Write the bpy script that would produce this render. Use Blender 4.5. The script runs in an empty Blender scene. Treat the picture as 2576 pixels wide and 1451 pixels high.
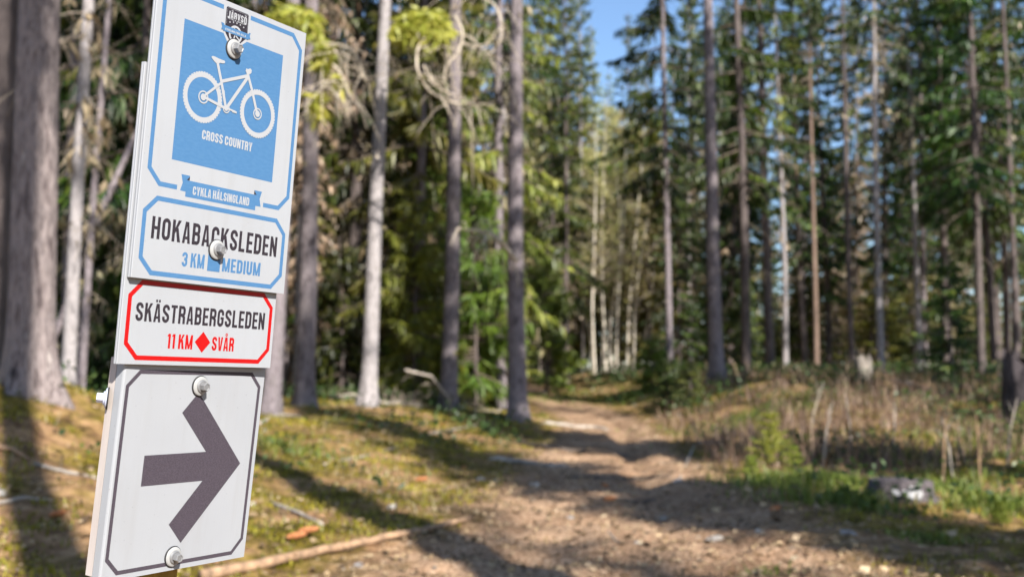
import bpy, math, random
import numpy as np
from mathutils import Matrix, Vector

# ------------------------------------------------------------------ camera, light, exposure
S = bpy.context.scene
COL = S.collection
CAM_H, PITCH = 0.95, math.radians(4.9)
F2 = 2745.0                                   # focal length for a picture 2576 wide
cam_data = bpy.data.cameras.new('camera')
cam = bpy.data.objects.new('camera', cam_data)
COL.objects.link(cam)
cam.location = (0, 0, CAM_H)
cam.rotation_euler = (math.pi / 2 + PITCH, 0, 0)
cam_data.sensor_width = 36.0
cam_data.lens = 38.36
cam_data.clip_start = 0.05
cam_data.clip_end = 1500
cam_data.dof.use_dof = True
cam_data.dof.focus_distance = 1.02
cam_data.dof.aperture_fstop = 7.0
S.camera = cam

SUN_AZ, SUN_EL = math.radians(28), math.radians(35)      # behind the camera, to its right
sun_dir = Vector((math.sin(SUN_AZ) * math.cos(SUN_EL), -math.cos(SUN_AZ) * math.cos(SUN_EL), math.sin(SUN_EL)))
world = bpy.data.worlds.new('World')
S.world = world
world.use_nodes = True
wn = world.node_tree
bg = wn.nodes['Background']
sky = wn.nodes.new('ShaderNodeTexSky')
sky.sky_type = 'NISHITA'
sky.sun_disc = False
sky.sun_elevation = SUN_EL
sky.sun_rotation = math.atan2(sun_dir.x, sun_dir.y)
sky.air_density = 1.0
sky.dust_density = 0.5
sky.ozone_density = 4.0
wn.links.new(sky.outputs[0], bg.inputs[0])
bg.inputs[1].default_value = 0.092
sun_data = bpy.data.lights.new('sun', 'SUN')
sun_data.energy = 5.0
sun_data.angle = math.radians(0.53)
sun_data.color = (1.0, 0.955, 0.885)
sun = bpy.data.objects.new('sun', sun_data)
COL.objects.link(sun)
sun.rotation_euler = sun_dir.to_track_quat('Z', 'Y').to_euler()
sun.location = (10, -18, 20)
S.view_settings.view_transform = 'Standard'
S.view_settings.look = 'None'
S.view_settings.gamma = 1.0
S.view_settings.exposure = 1.16
S.view_settings.use_curve_mapping = False
S.render.engine = 'CYCLES'
S.cycles.max_bounces = 6
S.cycles.diffuse_bounces = 3
S.cycles.glossy_bounces = 2
S.cycles.transmission_bounces = 4
S.cycles.use_denoising = True
S.cycles.sample_clamp_indirect = 6.0
S.cycles.caustics_reflective = False
S.cycles.caustics_refractive = False

rng = np.random.default_rng(7)
random.seed(7)

# ------------------------------------------------------------------ helpers
def hash2(ix, iy, seed):
    n = (ix.astype(np.int64) * 374761393 + iy.astype(np.int64) * 668265263 + seed * 1442695041) & 0xffffffff
    n = ((n ^ (n >> 13)) * 1274126177) & 0xffffffff
    n = n ^ (n >> 16)
    return (n & 0xffff) / 65535.0

def vnoise(x, y, seed=0):
    x = np.asarray(x, float); y = np.asarray(y, float)
    ix = np.floor(x); iy = np.floor(y)
    fx = x - ix; fy = y - iy
    fx = fx * fx * (3 - 2 * fx); fy = fy * fy * (3 - 2 * fy)
    a = hash2(ix, iy, seed); b = hash2(ix + 1, iy, seed)
    c = hash2(ix, iy + 1, seed); d = hash2(ix + 1, iy + 1, seed)
    return (a * (1 - fx) + b * fx) * (1 - fy) + (c * (1 - fx) + d * fx) * fy

def fbm(x, y, seed=0, octaves=4):
    s = 0; a = 0.5; t = 0
    x = np.asarray(x, float); y = np.asarray(y, float)
    for k in range(octaves):
        s = s + a * vnoise(x, y, seed + k * 17); t += a
        x = x * 2.03 + 3.1; y = y * 2.03 + 1.7; a *= 0.5
    return s / t - 0.5

def sstep(a, b, x):
    t = np.clip((np.asarray(x, float) - a) / (b - a), 0, 1)
    return t * t * (3 - 2 * t)

def tag(o, label=None, cat=None, group=None, kind=None):
    if label: o['label'] = label
    if cat: o['category'] = cat
    if group: o['group'] = group
    if kind: o['kind'] = kind
    return o

def link(name, data, parent=None, loc=None):
    o = bpy.data.objects.new(name, data)
    COL.objects.link(o)
    if parent is not None: o.parent = parent
    if loc is not None: o.location = loc
    return o

def empty(name, loc=(0, 0, 0), rz=0):
    o = link(name, None)
    o.empty_display_size = 0.2
    o.location = loc
    o.rotation_euler = (0, 0, rz)
    return o

def mesh_np(name, verts, quads=None, tris=None, mats=(), midx=None, var=None, smooth=False, uv=None):
    """one mesh from numpy arrays; midx / var are per face (quads first)"""
    me = bpy.data.meshes.new(name)
    verts = np.asarray(verts, np.float32).reshape(-1, 3)
    q = np.zeros((0, 4), np.int32) if quads is None else np.asarray(quads, np.int32).reshape(-1, 4)
    t = np.zeros((0, 3), np.int32) if tris is None else np.asarray(tris, np.int32).reshape(-1, 3)
    nq, nt = len(q), len(t)
    me.vertices.add(len(verts)); me.vertices.foreach_set('co', verts.ravel())
    me.loops.add(nq * 4 + nt * 3)
    me.loops.foreach_set('vertex_index', np.concatenate([q.ravel(), t.ravel()]).astype(np.int32))
    me.polygons.add(nq + nt)
    st = np.concatenate([np.arange(nq) * 4, nq * 4 + np.arange(nt) * 3]).astype(np.int32)
    me.polygons.foreach_set('loop_start', st)
    for m in mats: me.materials.append(m)
    if midx is not None: me.polygons.foreach_set('material_index', np.asarray(midx, np.int32))
    if smooth: me.polygons.foreach_set('use_smooth', np.ones(nq + nt, bool))
    me.update(calc_edges=True)
    if var is not None:
        at = me.attributes.new('var', 'FLOAT', 'FACE'); at.data.foreach_set('value', np.asarray(var, np.float32))
    me.validate()
    return me

class MB:
    """collects python geometry, then links it as one mesh object"""
    def __init__(s): s.v = []; s.f = []; s.m = []
    def add(s, vs, fs, mi=0):
        b = len(s.v); s.v += [tuple(v) for v in vs]; s.f += [tuple(i + b for i in f) for f in fs]; s.m += [mi] * len(fs)
    def box(s, x0, x1, y0, y1, z0, z1, mi=0):
        s.add([(x0, y0, z0), (x1, y0, z0), (x1, y1, z0), (x0, y1, z0), (x0, y0, z1), (x1, y0, z1), (x1, y1, z1), (x0, y1, z1)],
              [(0, 3, 2, 1), (4, 5, 6, 7), (0, 1, 5, 4), (1, 2, 6, 5), (2, 3, 7, 6), (3, 0, 4, 7)], mi)
    def tube(s, pts, rad, n=6, mi=0, cap=True, jit=0.0):
        pts = [Vector(p) for p in pts]
        rad = rad if hasattr(rad, '__len__') else [rad] * len(pts)
        vs = []
        ref = Vector((0.13, 0.31, 0.94))
        for i, p in enumerate(pts):
            d = (pts[min(i + 1, len(pts) - 1)] - pts[max(i - 1, 0)]).normalized()
            if abs(d.dot(ref)) > 0.97: ref = Vector((0.9, 0.2, 0.1))
            a = d.cross(ref).normalized(); b = d.cross(a)
            for k in range(n):
                th = 2 * math.pi * k / n
                r = rad[i] * (1 + random.uniform(-jit, jit))
                vs.append(p + (a * math.cos(th) + b * math.sin(th)) * r)
        fs = []
        for i in range(len(pts) - 1):
            for k in range(n):
                k2 = (k + 1) % n
                fs.append((i * n + k, i * n + k2, (i + 1) * n + k2, (i + 1) * n + k))
        if cap:
            fs.append(tuple(range(n))[::-1]); fs.append(tuple((len(pts) - 1) * n + k for k in range(n)))
        s.add(vs, fs, mi)
    def lathe(s, prof, n=24, mi=0):
        """profile (r, z) about +Z"""
        vs = []; fs = []
        for r, z in prof:
            for k in range(n):
                th = 2 * math.pi * k / n; vs.append((r * math.cos(th), r * math.sin(th), z))
        for i in range(len(prof) - 1):
            for k in range(n):
                k2 = (k + 1) % n
                fs.append((i * n + k, i * n + k2, (i + 1) * n + k2, (i + 1) * n + k))
        fs.append(tuple(range(n))[::-1]); fs.append(tuple((len(prof) - 1) * n + k for k in range(n)))
        s.add(vs, fs, mi)
    def mesh(s, name, mats, smooth=False):
        me = bpy.data.meshes.new(name)
        me.from_pydata(s.v, [], s.f)
        for m in (mats if isinstance(mats, (list, tuple)) else [mats]): me.materials.append(m)
        me.polygons.foreach_set('material_index', s.m)
        if smooth: me.polygons.foreach_set('use_smooth', [True] * len(me.polygons))
        me.update(); return me
    def build(s, name, mats, parent=None, smooth=False):
        return link(name, s.mesh(name, mats, smooth), parent)

# ------------------------------------------------------------------ materials
def new_mat(name):
    m = bpy.data.materials.new(name); m.use_nodes = True
    nt = m.node_tree; nt.nodes.clear()
    out = nt.nodes.new('ShaderNodeOutputMaterial')
    return m, nt, out

def N(nt, t, **kw):
    n = nt.nodes.new(t)
    for k, v in kw.items():
        if k.startswith('i_'): n.inputs[k[2:].replace('_', ' ')].default_value = v
        else: setattr(n, k, v)
    return n

def ramp(nt, fac, stops):
    r = nt.nodes.new('ShaderNodeValToRGB')
    e = r.color_ramp.elements
    while len(e) > 1: e.remove(e[-1])
    e[0].position = stops[0][0]; e[0].color = (*stops[0][1], 1)
    for p, c in stops[1:]:
        x = e.new(p); x.color = (*c, 1)
    if fac is not None: nt.links.new(fac, r.inputs[0])
    return r

def mix(nt, fac, a, b, blend='MIX'):
    m = nt.nodes.new('ShaderNodeMix'); m.data_type = 'RGBA'; m.blend_type = blend
    for sock, v in ((m.inputs[0], fac), (m.inputs[6], a), (m.inputs[7], b)):
        if isinstance(v, bpy.types.NodeSocket): nt.links.new(v, sock)
        elif isinstance(v, (int, float)): sock.default_value = v
        else: sock.default_value = (*v, 1)
    return m.outputs[2]

def principled(nt, out, col, rough=0.8, spec=0.3, bump=None, bstr=0.3, bdist=0.01):
    p = nt.nodes.new('ShaderNodeBsdfPrincipled')
    if isinstance(col, bpy.types.NodeSocket): nt.links.new(col, p.inputs['Base Color'])
    else: p.inputs['Base Color'].default_value = (*col, 1)
    if isinstance(rough, bpy.types.NodeSocket): nt.links.new(rough, p.inputs['Roughness'])
    else: p.inputs['Roughness'].default_value = rough
    p.inputs['Specular IOR Level'].default_value = spec
    if bump is not None:
        b = nt.nodes.new('ShaderNodeBump'); b.inputs['Strength'].default_value = bstr; b.inputs['Distance'].default_value = bdist
        nt.links.new(bump, b.inputs['Height']); nt.links.new(b.outputs[0], p.inputs['Normal'])
    nt.links.new(p.outputs[0], out.inputs[0])
    return p

def noise_mat(name, cols, scale=8.0, rough=0.85, bstr=0.4, bdist=0.01, detail=5, stretch=None, spec=0.25, coord='Object', scale2=None):
    m, nt, out = new_mat(name)
    tc = N(nt, 'ShaderNodeTexCoord')
    src = tc.outputs[coord]
    if stretch:
        mp = N(nt, 'ShaderNodeMapping'); mp.inputs['Scale'].default_value = stretch
        nt.links.new(src, mp.inputs[0]); src = mp.outputs[0]
    n1 = N(nt, 'ShaderNodeTexNoise'); n1.inputs['Scale'].default_value = scale; n1.inputs['Detail'].default_value = detail
    n1.inputs['Roughness'].default_value = 0.65
    nt.links.new(src, n1.inputs['Vector'])
    st = [(0.3 + 0.4 * i / max(1, len(cols) - 1), c) for i, c in enumerate(cols)]
    r = ramp(nt, n1.outputs['Fac'], st)
    n2 = N(nt, 'ShaderNodeTexNoise'); n2.inputs['Scale'].default_value = scale2 or scale * 4; n2.inputs['Detail'].default_value = 4
    nt.links.new(src, n2.inputs['Vector'])
    principled(nt, out, r.outputs[0], rough, spec, n2.outputs['Fac'], bstr, bdist)
    return m

def leaf_mat(name, stops, trans=0.35, objvar=0.25, rough=0.6, hue=(0.465, 0.525)):
    """thin leaf or needle spray: diffuse plus light passing through; colour by face attribute and by plant"""
    m, nt, out = new_mat(name)
    at = N(nt, 'ShaderNodeAttribute', attribute_name='var')
    r = ramp(nt, at.outputs['Fac'], stops)
    oi = N(nt, 'ShaderNodeObjectInfo')
    hs = N(nt, 'ShaderNodeHueSaturation')
    mr = N(nt, 'ShaderNodeMapRange'); mr.inputs['To Min'].default_value = 1 - objvar; mr.inputs['To Max'].default_value = 1 + objvar
    nt.links.new(oi.outputs['Random'], mr.inputs['Value'])
    nt.links.new(mr.outputs[0], hs.inputs['Value'])
    mr2 = N(nt, 'ShaderNodeMapRange'); mr2.inputs['To Min'].default_value = hue[0]; mr2.inputs['To Max'].default_value = hue[1]
    mm = N(nt, 'ShaderNodeMath', operation='FRACT'); mk = N(nt, 'ShaderNodeMath', operation='MULTIPLY'); mk.inputs[1].default_value = 7.31
    nt.links.new(oi.outputs['Random'], mk.inputs[0]); nt.links.new(mk.outputs[0], mm.inputs[0]); nt.links.new(mm.outputs[0], mr2.inputs['Value'])
    nt.links.new(mr2.outputs[0], hs.inputs['Hue'])
    nt.links.new(r.outputs[0], hs.inputs['Color'])
    d = N(nt, 'ShaderNodeBsdfDiffuse'); t = N(nt, 'ShaderNodeBsdfTranslucent')
    g = N(nt, 'ShaderNodeBsdfGlossy'); g.inputs['Roughness'].default_value = 0.5
    nt.links.new(hs.outputs[0], d.inputs[0]); nt.links.new(hs.outputs[0], t.inputs[0])
    g.inputs[0].default_value = (1, 1, 1, 1)
    s1 = N(nt, 'ShaderNodeMixShader'); s1.inputs[0].default_value = trans
    nt.links.new(d.outputs[0], s1.inputs[1]); nt.links.new(t.outputs[0], s1.inputs[2])
    s2 = N(nt, 'ShaderNodeMixShader'); s2.inputs[0].default_value = 0.03
    nt.links.new(s1.outputs[0], s2.inputs[1]); nt.links.new(g.outputs[0], s2.inputs[2])
    nt.links.new(s2.outputs[0], out.inputs[0])
    return m

M = {}
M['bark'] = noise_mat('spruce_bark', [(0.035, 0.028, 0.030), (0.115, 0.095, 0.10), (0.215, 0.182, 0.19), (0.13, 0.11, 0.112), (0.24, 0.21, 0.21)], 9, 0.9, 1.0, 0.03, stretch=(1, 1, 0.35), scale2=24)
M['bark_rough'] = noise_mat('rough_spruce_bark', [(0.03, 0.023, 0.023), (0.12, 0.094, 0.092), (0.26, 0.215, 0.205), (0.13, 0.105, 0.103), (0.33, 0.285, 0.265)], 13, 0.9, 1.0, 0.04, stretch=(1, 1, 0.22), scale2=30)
M['bark_pale'] = noise_mat('pale_bark', [(0.08, 0.068, 0.068), (0.22, 0.20, 0.198), (0.33, 0.30, 0.297), (0.2, 0.18, 0.176), (0.36, 0.33, 0.325)], 9, 0.9, 0.8, 0.02, stretch=(1, 1, 0.4), scale2=26)  # paler bark; on trunks labelled sunlit, sunlight is put into its colour
M['bark_dark'] = noise_mat('dark_bark', [(0.05, 0.04, 0.038), (0.10, 0.08, 0.075), (0.15, 0.12, 0.11)], 5, 0.9, 0.9, 0.02, stretch=(1, 1, 0.4), scale2=22)  # darker bark for trunks in shade, the shade put into its colour
M['bark_pine'] = noise_mat('pine_bark', [(0.09, 0.065, 0.052), (0.17, 0.118, 0.09), (0.23, 0.165, 0.13)], 5, 0.9, 0.9, 0.02, stretch=(1, 1, 0.4), scale2=18)
M['birch'] = noise_mat('birch_bark', [(0.12, 0.10, 0.085), (0.48, 0.43, 0.35), (0.60, 0.54, 0.45), (0.38, 0.33, 0.27)], 7, 0.7, 0.3, 0.01, stretch=(0.6, 0.6, 1.6))
M['twig'] = noise_mat('dead_twig', [(0.13, 0.105, 0.08), (0.26, 0.215, 0.165), (0.38, 0.32, 0.25)], 9, 0.9, 0.3, 0.005)
M['bough'] = noise_mat('lit_dry_bough', [(0.26, 0.215, 0.165), (0.44, 0.375, 0.29), (0.58, 0.50, 0.40)], 9, 0.9, 0.3, 0.005)  # lighter copy of the dead twigs, sunlight put into the colour
M['limb'] = noise_mat('limb_bark', [(0.07, 0.055, 0.045), (0.15, 0.115, 0.09)], 9, 0.9, 0.3, 0.005)
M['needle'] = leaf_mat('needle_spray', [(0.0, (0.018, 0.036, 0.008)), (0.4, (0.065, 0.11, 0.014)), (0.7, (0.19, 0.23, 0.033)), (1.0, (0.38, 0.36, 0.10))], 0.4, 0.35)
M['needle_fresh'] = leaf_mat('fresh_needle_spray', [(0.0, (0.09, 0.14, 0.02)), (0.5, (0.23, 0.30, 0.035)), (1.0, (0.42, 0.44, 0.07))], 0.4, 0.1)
M['needle_dark'] = leaf_mat('shaded_needle_spray', [(0.0, (0.012, 0.030, 0.004)), (0.45, (0.045, 0.095, 0.008)), (0.8, (0.13, 0.20, 0.018)), (1.0, (0.32, 0.36, 0.05))], 0.4, 0.35)  # darker copy of the needles, forest shade put into the green
M['needle_warm'] = leaf_mat('sunny_needle_spray', [(0.0, (0.04, 0.055, 0.010)), (0.35, (0.17, 0.19, 0.025)), (0.7, (0.38, 0.36, 0.06)), (1.0, (0.55, 0.47, 0.17))], 0.45, 0.3)  # brighter copy of the needles, sunlight put into the yellow
M['lichen'] = leaf_mat('lichen_spray', [(0.0, (0.10, 0.075, 0.04)), (0.5, (0.28, 0.215, 0.12)), (1.0, (0.50, 0.42, 0.27))], 0.25, 0.15)
M['young'] = leaf_mat('sunlit_young_leaf', [(0.0, (0.20, 0.22, 0.05)), (0.4, (0.44, 0.42, 0.12)), (1.0, (0.70, 0.60, 0.34))], 0.45, 0.1)  # pale leaf tone that carries the sunlight in its colour
M['moss'] = leaf_mat('moss_blade', [(0.0, (0.045, 0.042, 0.005)), (0.35, (0.13, 0.105, 0.007)), (0.7, (0.28, 0.205, 0.012)), (1.0, (0.44, 0.31, 0.04))], 0.3, 0.0)
M['grass'] = leaf_mat('grass_blade', [(0.0, (0.06, 0.085, 0.012)), (0.5, (0.15, 0.19, 0.025)), (0.85, (0.26, 0.29, 0.05)), (1.0, (0.36, 0.29, 0.12))], 0.4, 0.0)
M['straw'] = leaf_mat('dry_stalk', [(0.0, (0.05, 0.034, 0.024)), (0.35, (0.14, 0.098, 0.064)), (0.7, (0.29, 0.22, 0.125)), (1.0, (0.48, 0.37, 0.2))], 0.2, 0.0)
M['berry'] = leaf_mat('shrub_leaf', [(0.0, (0.02, 0.04, 0.01)), (0.5, (0.045, 0.085, 0.016)), (0.85, (0.10, 0.14, 0.03)), (1.0, (0.20, 0.11, 0.05))], 0.3, 0.0)
M['litter'] = leaf_mat('forest_litter', [(0.0, (0.045, 0.028, 0.02)), (0.45, (0.16, 0.098, 0.06)), (0.7, (0.38, 0.25, 0.155)), (0.97, (0.46, 0.32, 0.2)), (1.0, (0.58, 0.46, 0.34))], 0.1, 0.0)
M['stick'] = noise_mat('stick_bark', [(0.13, 0.085, 0.055), (0.30, 0.19, 0.115), (0.45, 0.29, 0.17)], 14, 0.8, 0.5, 0.004)
M['stick_grey'] = noise_mat('grey_stick', [(0.18, 0.15, 0.12), (0.36, 0.31, 0.26), (0.5, 0.44, 0.37)], 14, 0.85, 0.5, 0.004)
M['stump'] = noise_mat('weathered_wood', [(0.025, 0.02, 0.022), (0.075, 0.062, 0.064), (0.14, 0.12, 0.12)], 9, 0.9, 0.7, 0.012, stretch=(1, 1, 0.3))
M['stump_lichen'] = noise_mat('stump_lichen', [(0.2, 0.195, 0.2), (0.40, 0.39, 0.39), (0.52, 0.51, 0.51)], 16, 0.9, 0.6, 0.006)
M['stump_pale'] = noise_mat('pale_wood', [(0.10, 0.082, 0.07), (0.22, 0.19, 0.16), (0.32, 0.28, 0.235)], 6, 0.8, 0.5, 0.01, stretch=(1, 1, 0.3))
M['stone'] = noise_mat('grey_stone', [(0.14, 0.13, 0.13), (0.30, 0.28, 0.27), (0.46, 0.43, 0.40)], 20, 0.85, 0.4, 0.006)
M['stone_pale'] = noise_mat('pale_stone', [(0.28, 0.25, 0.22), (0.42, 0.38, 0.33), (0.54, 0.49, 0.43)], 20, 0.85, 0.4, 0.006)
M['cone'] = noise_mat('cone_scales', [(0.20, 0.07, 0.03), (0.38, 0.15, 0.06), (0.5, 0.22, 0.1)], 40, 0.7, 0.6, 0.004)

def ground_mat():
    m, nt, out = new_mat('forest_floor')
    at = N(nt, 'ShaderNodeAttribute', attribute_name='dirt')
    tc = N(nt, 'ShaderNodeTexCoord')
    def nz(s, d=6, r=0.65):
        n = N(nt, 'ShaderNodeTexNoise'); n.inputs['Scale'].default_value = s; n.inputs['Detail'].default_value = d; n.inputs['Roughness'].default_value = r
        nt.links.new(tc.outputs['Object'], n.inputs['Vector']); return n.outputs['Fac']
    a, b, c, d = nz(1.1), nz(7.0), nz(38.0, 4), nz(0.45, 3)
    moss = ramp(nt, b, [(0.30, (0.04, 0.035, 0.008)), (0.45, (0.11, 0.09, 0.012)), (0.56, (0.20, 0.155, 0.02)), (0.70, (0.30, 0.215, 0.04))])
    dead = ramp(nt, b, [(0.28, (0.085, 0.045, 0.026)), (0.45, (0.22, 0.125, 0.062)), (0.60, (0.38, 0.235, 0.12)), (0.72, (0.5, 0.36, 0.22))])
    dirt = ramp(nt, c, [(0.28, (0.08, 0.044, 0.027)), (0.42, (0.235, 0.142, 0.082)), (0.55, (0.43, 0.285, 0.18)), (0.72, (0.60, 0.435, 0.30))])
    mk = ramp(nt, a, [(0.42, (0, 0, 0)), (0.56, (1, 1, 1))])
    base = mix(nt, mk.outputs[0], moss.outputs[0], dead.outputs[0])
    # the worn tread: edge broken up by noise
    ad = N(nt, 'ShaderNodeMath', operation='MULTIPLY_ADD'); nt.links.new(b, ad.inputs[0]); ad.inputs[1].default_value = 1.1
    sb = N(nt, 'ShaderNodeMath', operation='SUBTRACT'); nt.links.new(at.outputs['Fac'], sb.inputs[0]); sb.inputs[1].default_value = 0.55
    nt.links.new(sb.outputs[0], ad.inputs[2])
    dm = ramp(nt, ad.outputs[0], [(0.38, (0, 0, 0)), (0.72, (1, 1, 1))])
    big = ramp(nt, a, [(0.33, (0.62, 0.56, 0.52)), (0.58, (1.0, 1.0, 1.0))])
    col = mix(nt, dm.outputs[0], base, dirt.outputs[0])
    col = mix(nt, 1.0, col, big.outputs[0], 'MULTIPLY')
    bs = N(nt, 'ShaderNodeMath', operation='ADD'); nt.links.new(b, bs.inputs[0]); nt.links.new(c, bs.inputs[1])
    principled(nt, out, col, 0.95, 0.15, bs.outputs[0], 0.6, 0.03)
    return m
M['ground'] = ground_mat()

def plate_mat():
    m, nt, out = new_mat('corrugated_white_plastic')
    tc = N(nt, 'ShaderNodeTexCoord')
    sx = N(nt, 'ShaderNodeSeparateXYZ'); nt.links.new(tc.outputs['Object'], sx.inputs[0])
    w = N(nt, 'ShaderNodeMath', operation='MULTIPLY'); w.inputs[1].default_value = 2 * math.pi / 0.0035; nt.links.new(sx.outputs[0], w.inputs[0])
    sn = N(nt, 'ShaderNodeMath', operation='SINE'); nt.links.new(w.outputs[0], sn.inputs[0])
    n = N(nt, 'ShaderNodeTexNoise'); n.inputs['Scale'].default_value = 14; n.inputs['Detail'].default_value = 6
    nt.links.new(tc.outputs['Object'], n.inputs['Vector'])
    c = ramp(nt, n.outputs['Fac'], [(0.3, (0.290, 0.300, 0.320)), (0.6, (0.304, 0.314, 0.334))])
    n2 = N(nt, 'ShaderNodeTexNoise'); n2.inputs['Scale'].default_value = 60; n2.inputs['Detail'].default_value = 5
    mp = N(nt, 'ShaderNodeMapping'); mp.inputs['Scale'].default_value = (1, 0.12, 1); nt.links.new(tc.outputs['Object'], mp.inputs[0]); nt.links.new(mp.outputs[0], n2.inputs['Vector'])
    dr = ramp(nt, n2.outputs['Fac'], [(0.52, (0, 0, 0)), (0.72, (0.16, 0.16, 0.16))])
    n3 = N(nt, 'ShaderNodeTexNoise'); n3.inputs['Scale'].default_value = 420; nt.links.new(tc.outputs['Object'], n3.inputs['Vector'])
    sp = ramp(nt, n3.outputs['Fac'], [(0.72, (0, 0, 0)), (0.76, (0.55, 0.55, 0.55))])
    c2 = mix(nt, dr.outputs[0], c.outputs[0], (0.22, 0.21, 0.19)); c3 = mix(nt, sp.outputs[0], c2, (0.12, 0.10, 0.08))
    principled(nt, out, c3, 0.38, 0.4, sn.outputs[0], 0.025, 0.0003)
    return m
M['plate'] = plate_mat()

def print_mat(name, c0, c1=None, scale=900, rough=0.4):
    m, nt, out = new_mat(name)
    if c1 is None: principled(nt, out, c0, rough, 0.35); return m
    tc = N(nt, 'ShaderNodeTexCoord')
    n = N(nt, 'ShaderNodeTexNoise'); n.inputs['Scale'].default_value = scale; n.inputs['Detail'].default_value = 3
    mp = N(nt, 'ShaderNodeMapping'); mp.inputs['Scale'].default_value = (0.6, 1.6, 1); mp.inputs['Rotation'].default_value = (0, 0, 0.3)
    nt.links.new(tc.outputs['Object'], mp.inputs[0]); nt.links.new(mp.outputs[0], n.inputs['Vector'])
    r = ramp(nt, n.outputs['Fac'], [(0.35, c0), (0.7, c1)])
    principled(nt, out, r.outputs[0], rough, 0.35, n.outputs['Fac'], 0.15, 0.0003)
    return m
M['blue'] = print_mat('blue_print', (0.050, 0.135, 0.27), (0.060, 0.150, 0.285), 260)
M['red'] = print_mat('red_print', (0.36, 0.003, 0.003))
M['black'] = print_mat('black_print', (0.012, 0.008, 0.012), (0.04, 0.033, 0.04))
M['arrow'] = print_mat('dark_grey_print', (0.038, 0.030, 0.040), (0.080, 0.068, 0.085), 1100)
M['white'] = print_mat('white_print', (0.306, 0.313, 0.329))
M['bolt'] = print_mat('white_enamel', (0.31, 0.31, 0.305), rough=0.3)
def metal(name, c, r):
    m, nt, out = new_mat(name); p = principled(nt, out, c, r, 0.5); p.inputs['Metallic'].default_value = 0.35; return m
M['bolt_head'] = metal('zinc_metal', (0.22, 0.22, 0.225), 0.42)
M['seal_shadow'] = print_mat('black_seal_shadow', (0.02, 0.02, 0.022), rough=0.7)
M['bolt_side'] = print_mat('bluish_enamel', (0.50, 0.53, 0.66), rough=0.3)
M['post'] = noise_mat('treated_wood', [(0.20, 0.12, 0.02), (0.34, 0.22, 0.045), (0.46, 0.31, 0.08)], 30, 0.7, 0.5, 0.002, stretch=(1, 0.06, 1))
M['board'] = noise_mat('grey_board', [(0.34, 0.29, 0.26), (0.46, 0.41, 0.38), (0.52, 0.48, 0.45)], 20, 0.7, 0.4, 0.001, stretch=(1, 0.1, 1))

# ------------------------------------------------------------------ terrain
PY = np.array([-40, -10, 0, 5, 7, 10, 16, 20, 24, 28, 34, 45, 60, 90.])
PX = np.array([-1.5, -0.4, 0.15, 0.45, 0.75, 0.95, 1.40, 1.80, 1.90, 1.60, 0.9, 0.0, -1.5, -4.0])
PW = np.array([1.2, 1.2, 1.2, 1.2, 1.05, 0.95, 0.85, 0.78, 0.72, 0.66, 0.6, 0.55, 0.5, 0.5])
def path_c(y): return np.interp(y, PY, PX)
def path_w(y): return np.interp(y, PY, PW)

def height(x, y):
    x = np.asarray(x, float); y = np.asarray(y, float)
    d = x - path_c(y); w = path_w(y)
    far = sstep(20, 60, y) * 1.05 + sstep(60, 160, y) * 1.5
    along = sstep(14, 32, y) * 0.22
    left = sstep(0.1, 3.6, -d - w) * (0.10 + 0.30 * sstep(3, 16, y)) * (1 - 0.6 * sstep(20, 45, y))
    mound = 0.74 * np.exp(-(((x + 4.5) / 1.35) ** 2 + ((y - 9.4) / 2.0) ** 2))
    right = sstep(0.5, 3.2, d - w) * (sstep(8.5, 27, y) * 0.78) * (1 - 0.95 * sstep(24, 60, y))
    off = sstep(-0.3, 0.8, np.abs(d) - w)
    bumps = fbm(x * 0.55, y * 0.55, 3, 4) * 0.30 * off + fbm(x * 2.4, y * 2.4, 9, 4) * (0.035 + 0.09 * off)
    on = 1 - sstep(0.7, 1.25, np.abs(d) / w)
    rut = -0.07 * np.exp(-((d - 0.28 - 0.25 * fbm(y * 0.5, y * 0 + 3.3, 5, 2)) / 0.16) ** 2) * sstep(6.5, 8.5, y)
    tread = -0.05 * (1 - sstep(0.4, 1.1, np.abs(d) / w)) + fbm(x * 7, y * 7, 21, 3) * 0.035 + on * (rut + fbm(x * 1.6, y * 2.6, 77, 4) * 0.16)
    near = sstep(-3, 4, y)
    return far + along + left + mound + right + (bumps + tread) * (0.3 + 0.7 * near)

def hz(x, y): return float(height(np.array([x]), np.array([y]))[0])
def at(px, Y, dz=0.0):
    """point on the ground at distance Y in the direction of photo column px"""
    X = (px - 1288.0) / F2 * Y
    return Vector((X, Y, hz(X, Y) + dz))
def pz(px, py, Y):
    """point at distance Y in the direction (px, py)"""
    return Vector(((px - 1288.0) / F2 * Y, Y, CAM_H - (py - 960.0) / F2 * Y))

def grid_mesh(name, xs, ys, zf, mat, dirtf):
    X, Y = np.meshgrid(xs, ys)
    Z = zf(X, Y)
    v = np.stack([X, Y, Z], -1).reshape(-1, 3)
    nx, ny = len(xs), len(ys)
    i = (np.arange(ny - 1)[:, None] * nx + np.arange(nx - 1)[None, :]).ravel()
    q = np.stack([i, i + 1, i + nx + 1, i + nx], -1)
    me = mesh_np(name, v, q, mats=[mat], smooth=True)
    a = me.attributes.new('dirt', 'FLOAT', 'POINT'); a.data.foreach_set('value', dirtf(X, Y).ravel().astype(np.float32))
    return me

xs = np.concatenate([-np.geomspace(130, 6.2, 70), np.arange(-6, 6.01, 0.05), np.geomspace(6.2, 130, 70)])
ys = np.concatenate([-np.geomspace(60, 1.2, 26), np.arange(-1, 3.9, 0.2), np.arange(4, 14, 0.055), np.geomspace(14.06, 260, 170)])
def dirt_of(X, Y):
    d = np.abs(X - path_c(Y)) / path_w(Y)
    return np.clip(1.25 - 0.62 * d, 0, 1)
ground = link('ground', grid_mesh('ground', xs, ys, height, M['ground'], dirt_of))
tag(ground, 'mossy forest floor with brown needle litter on both sides of the path', None, None, 'structure')

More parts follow.
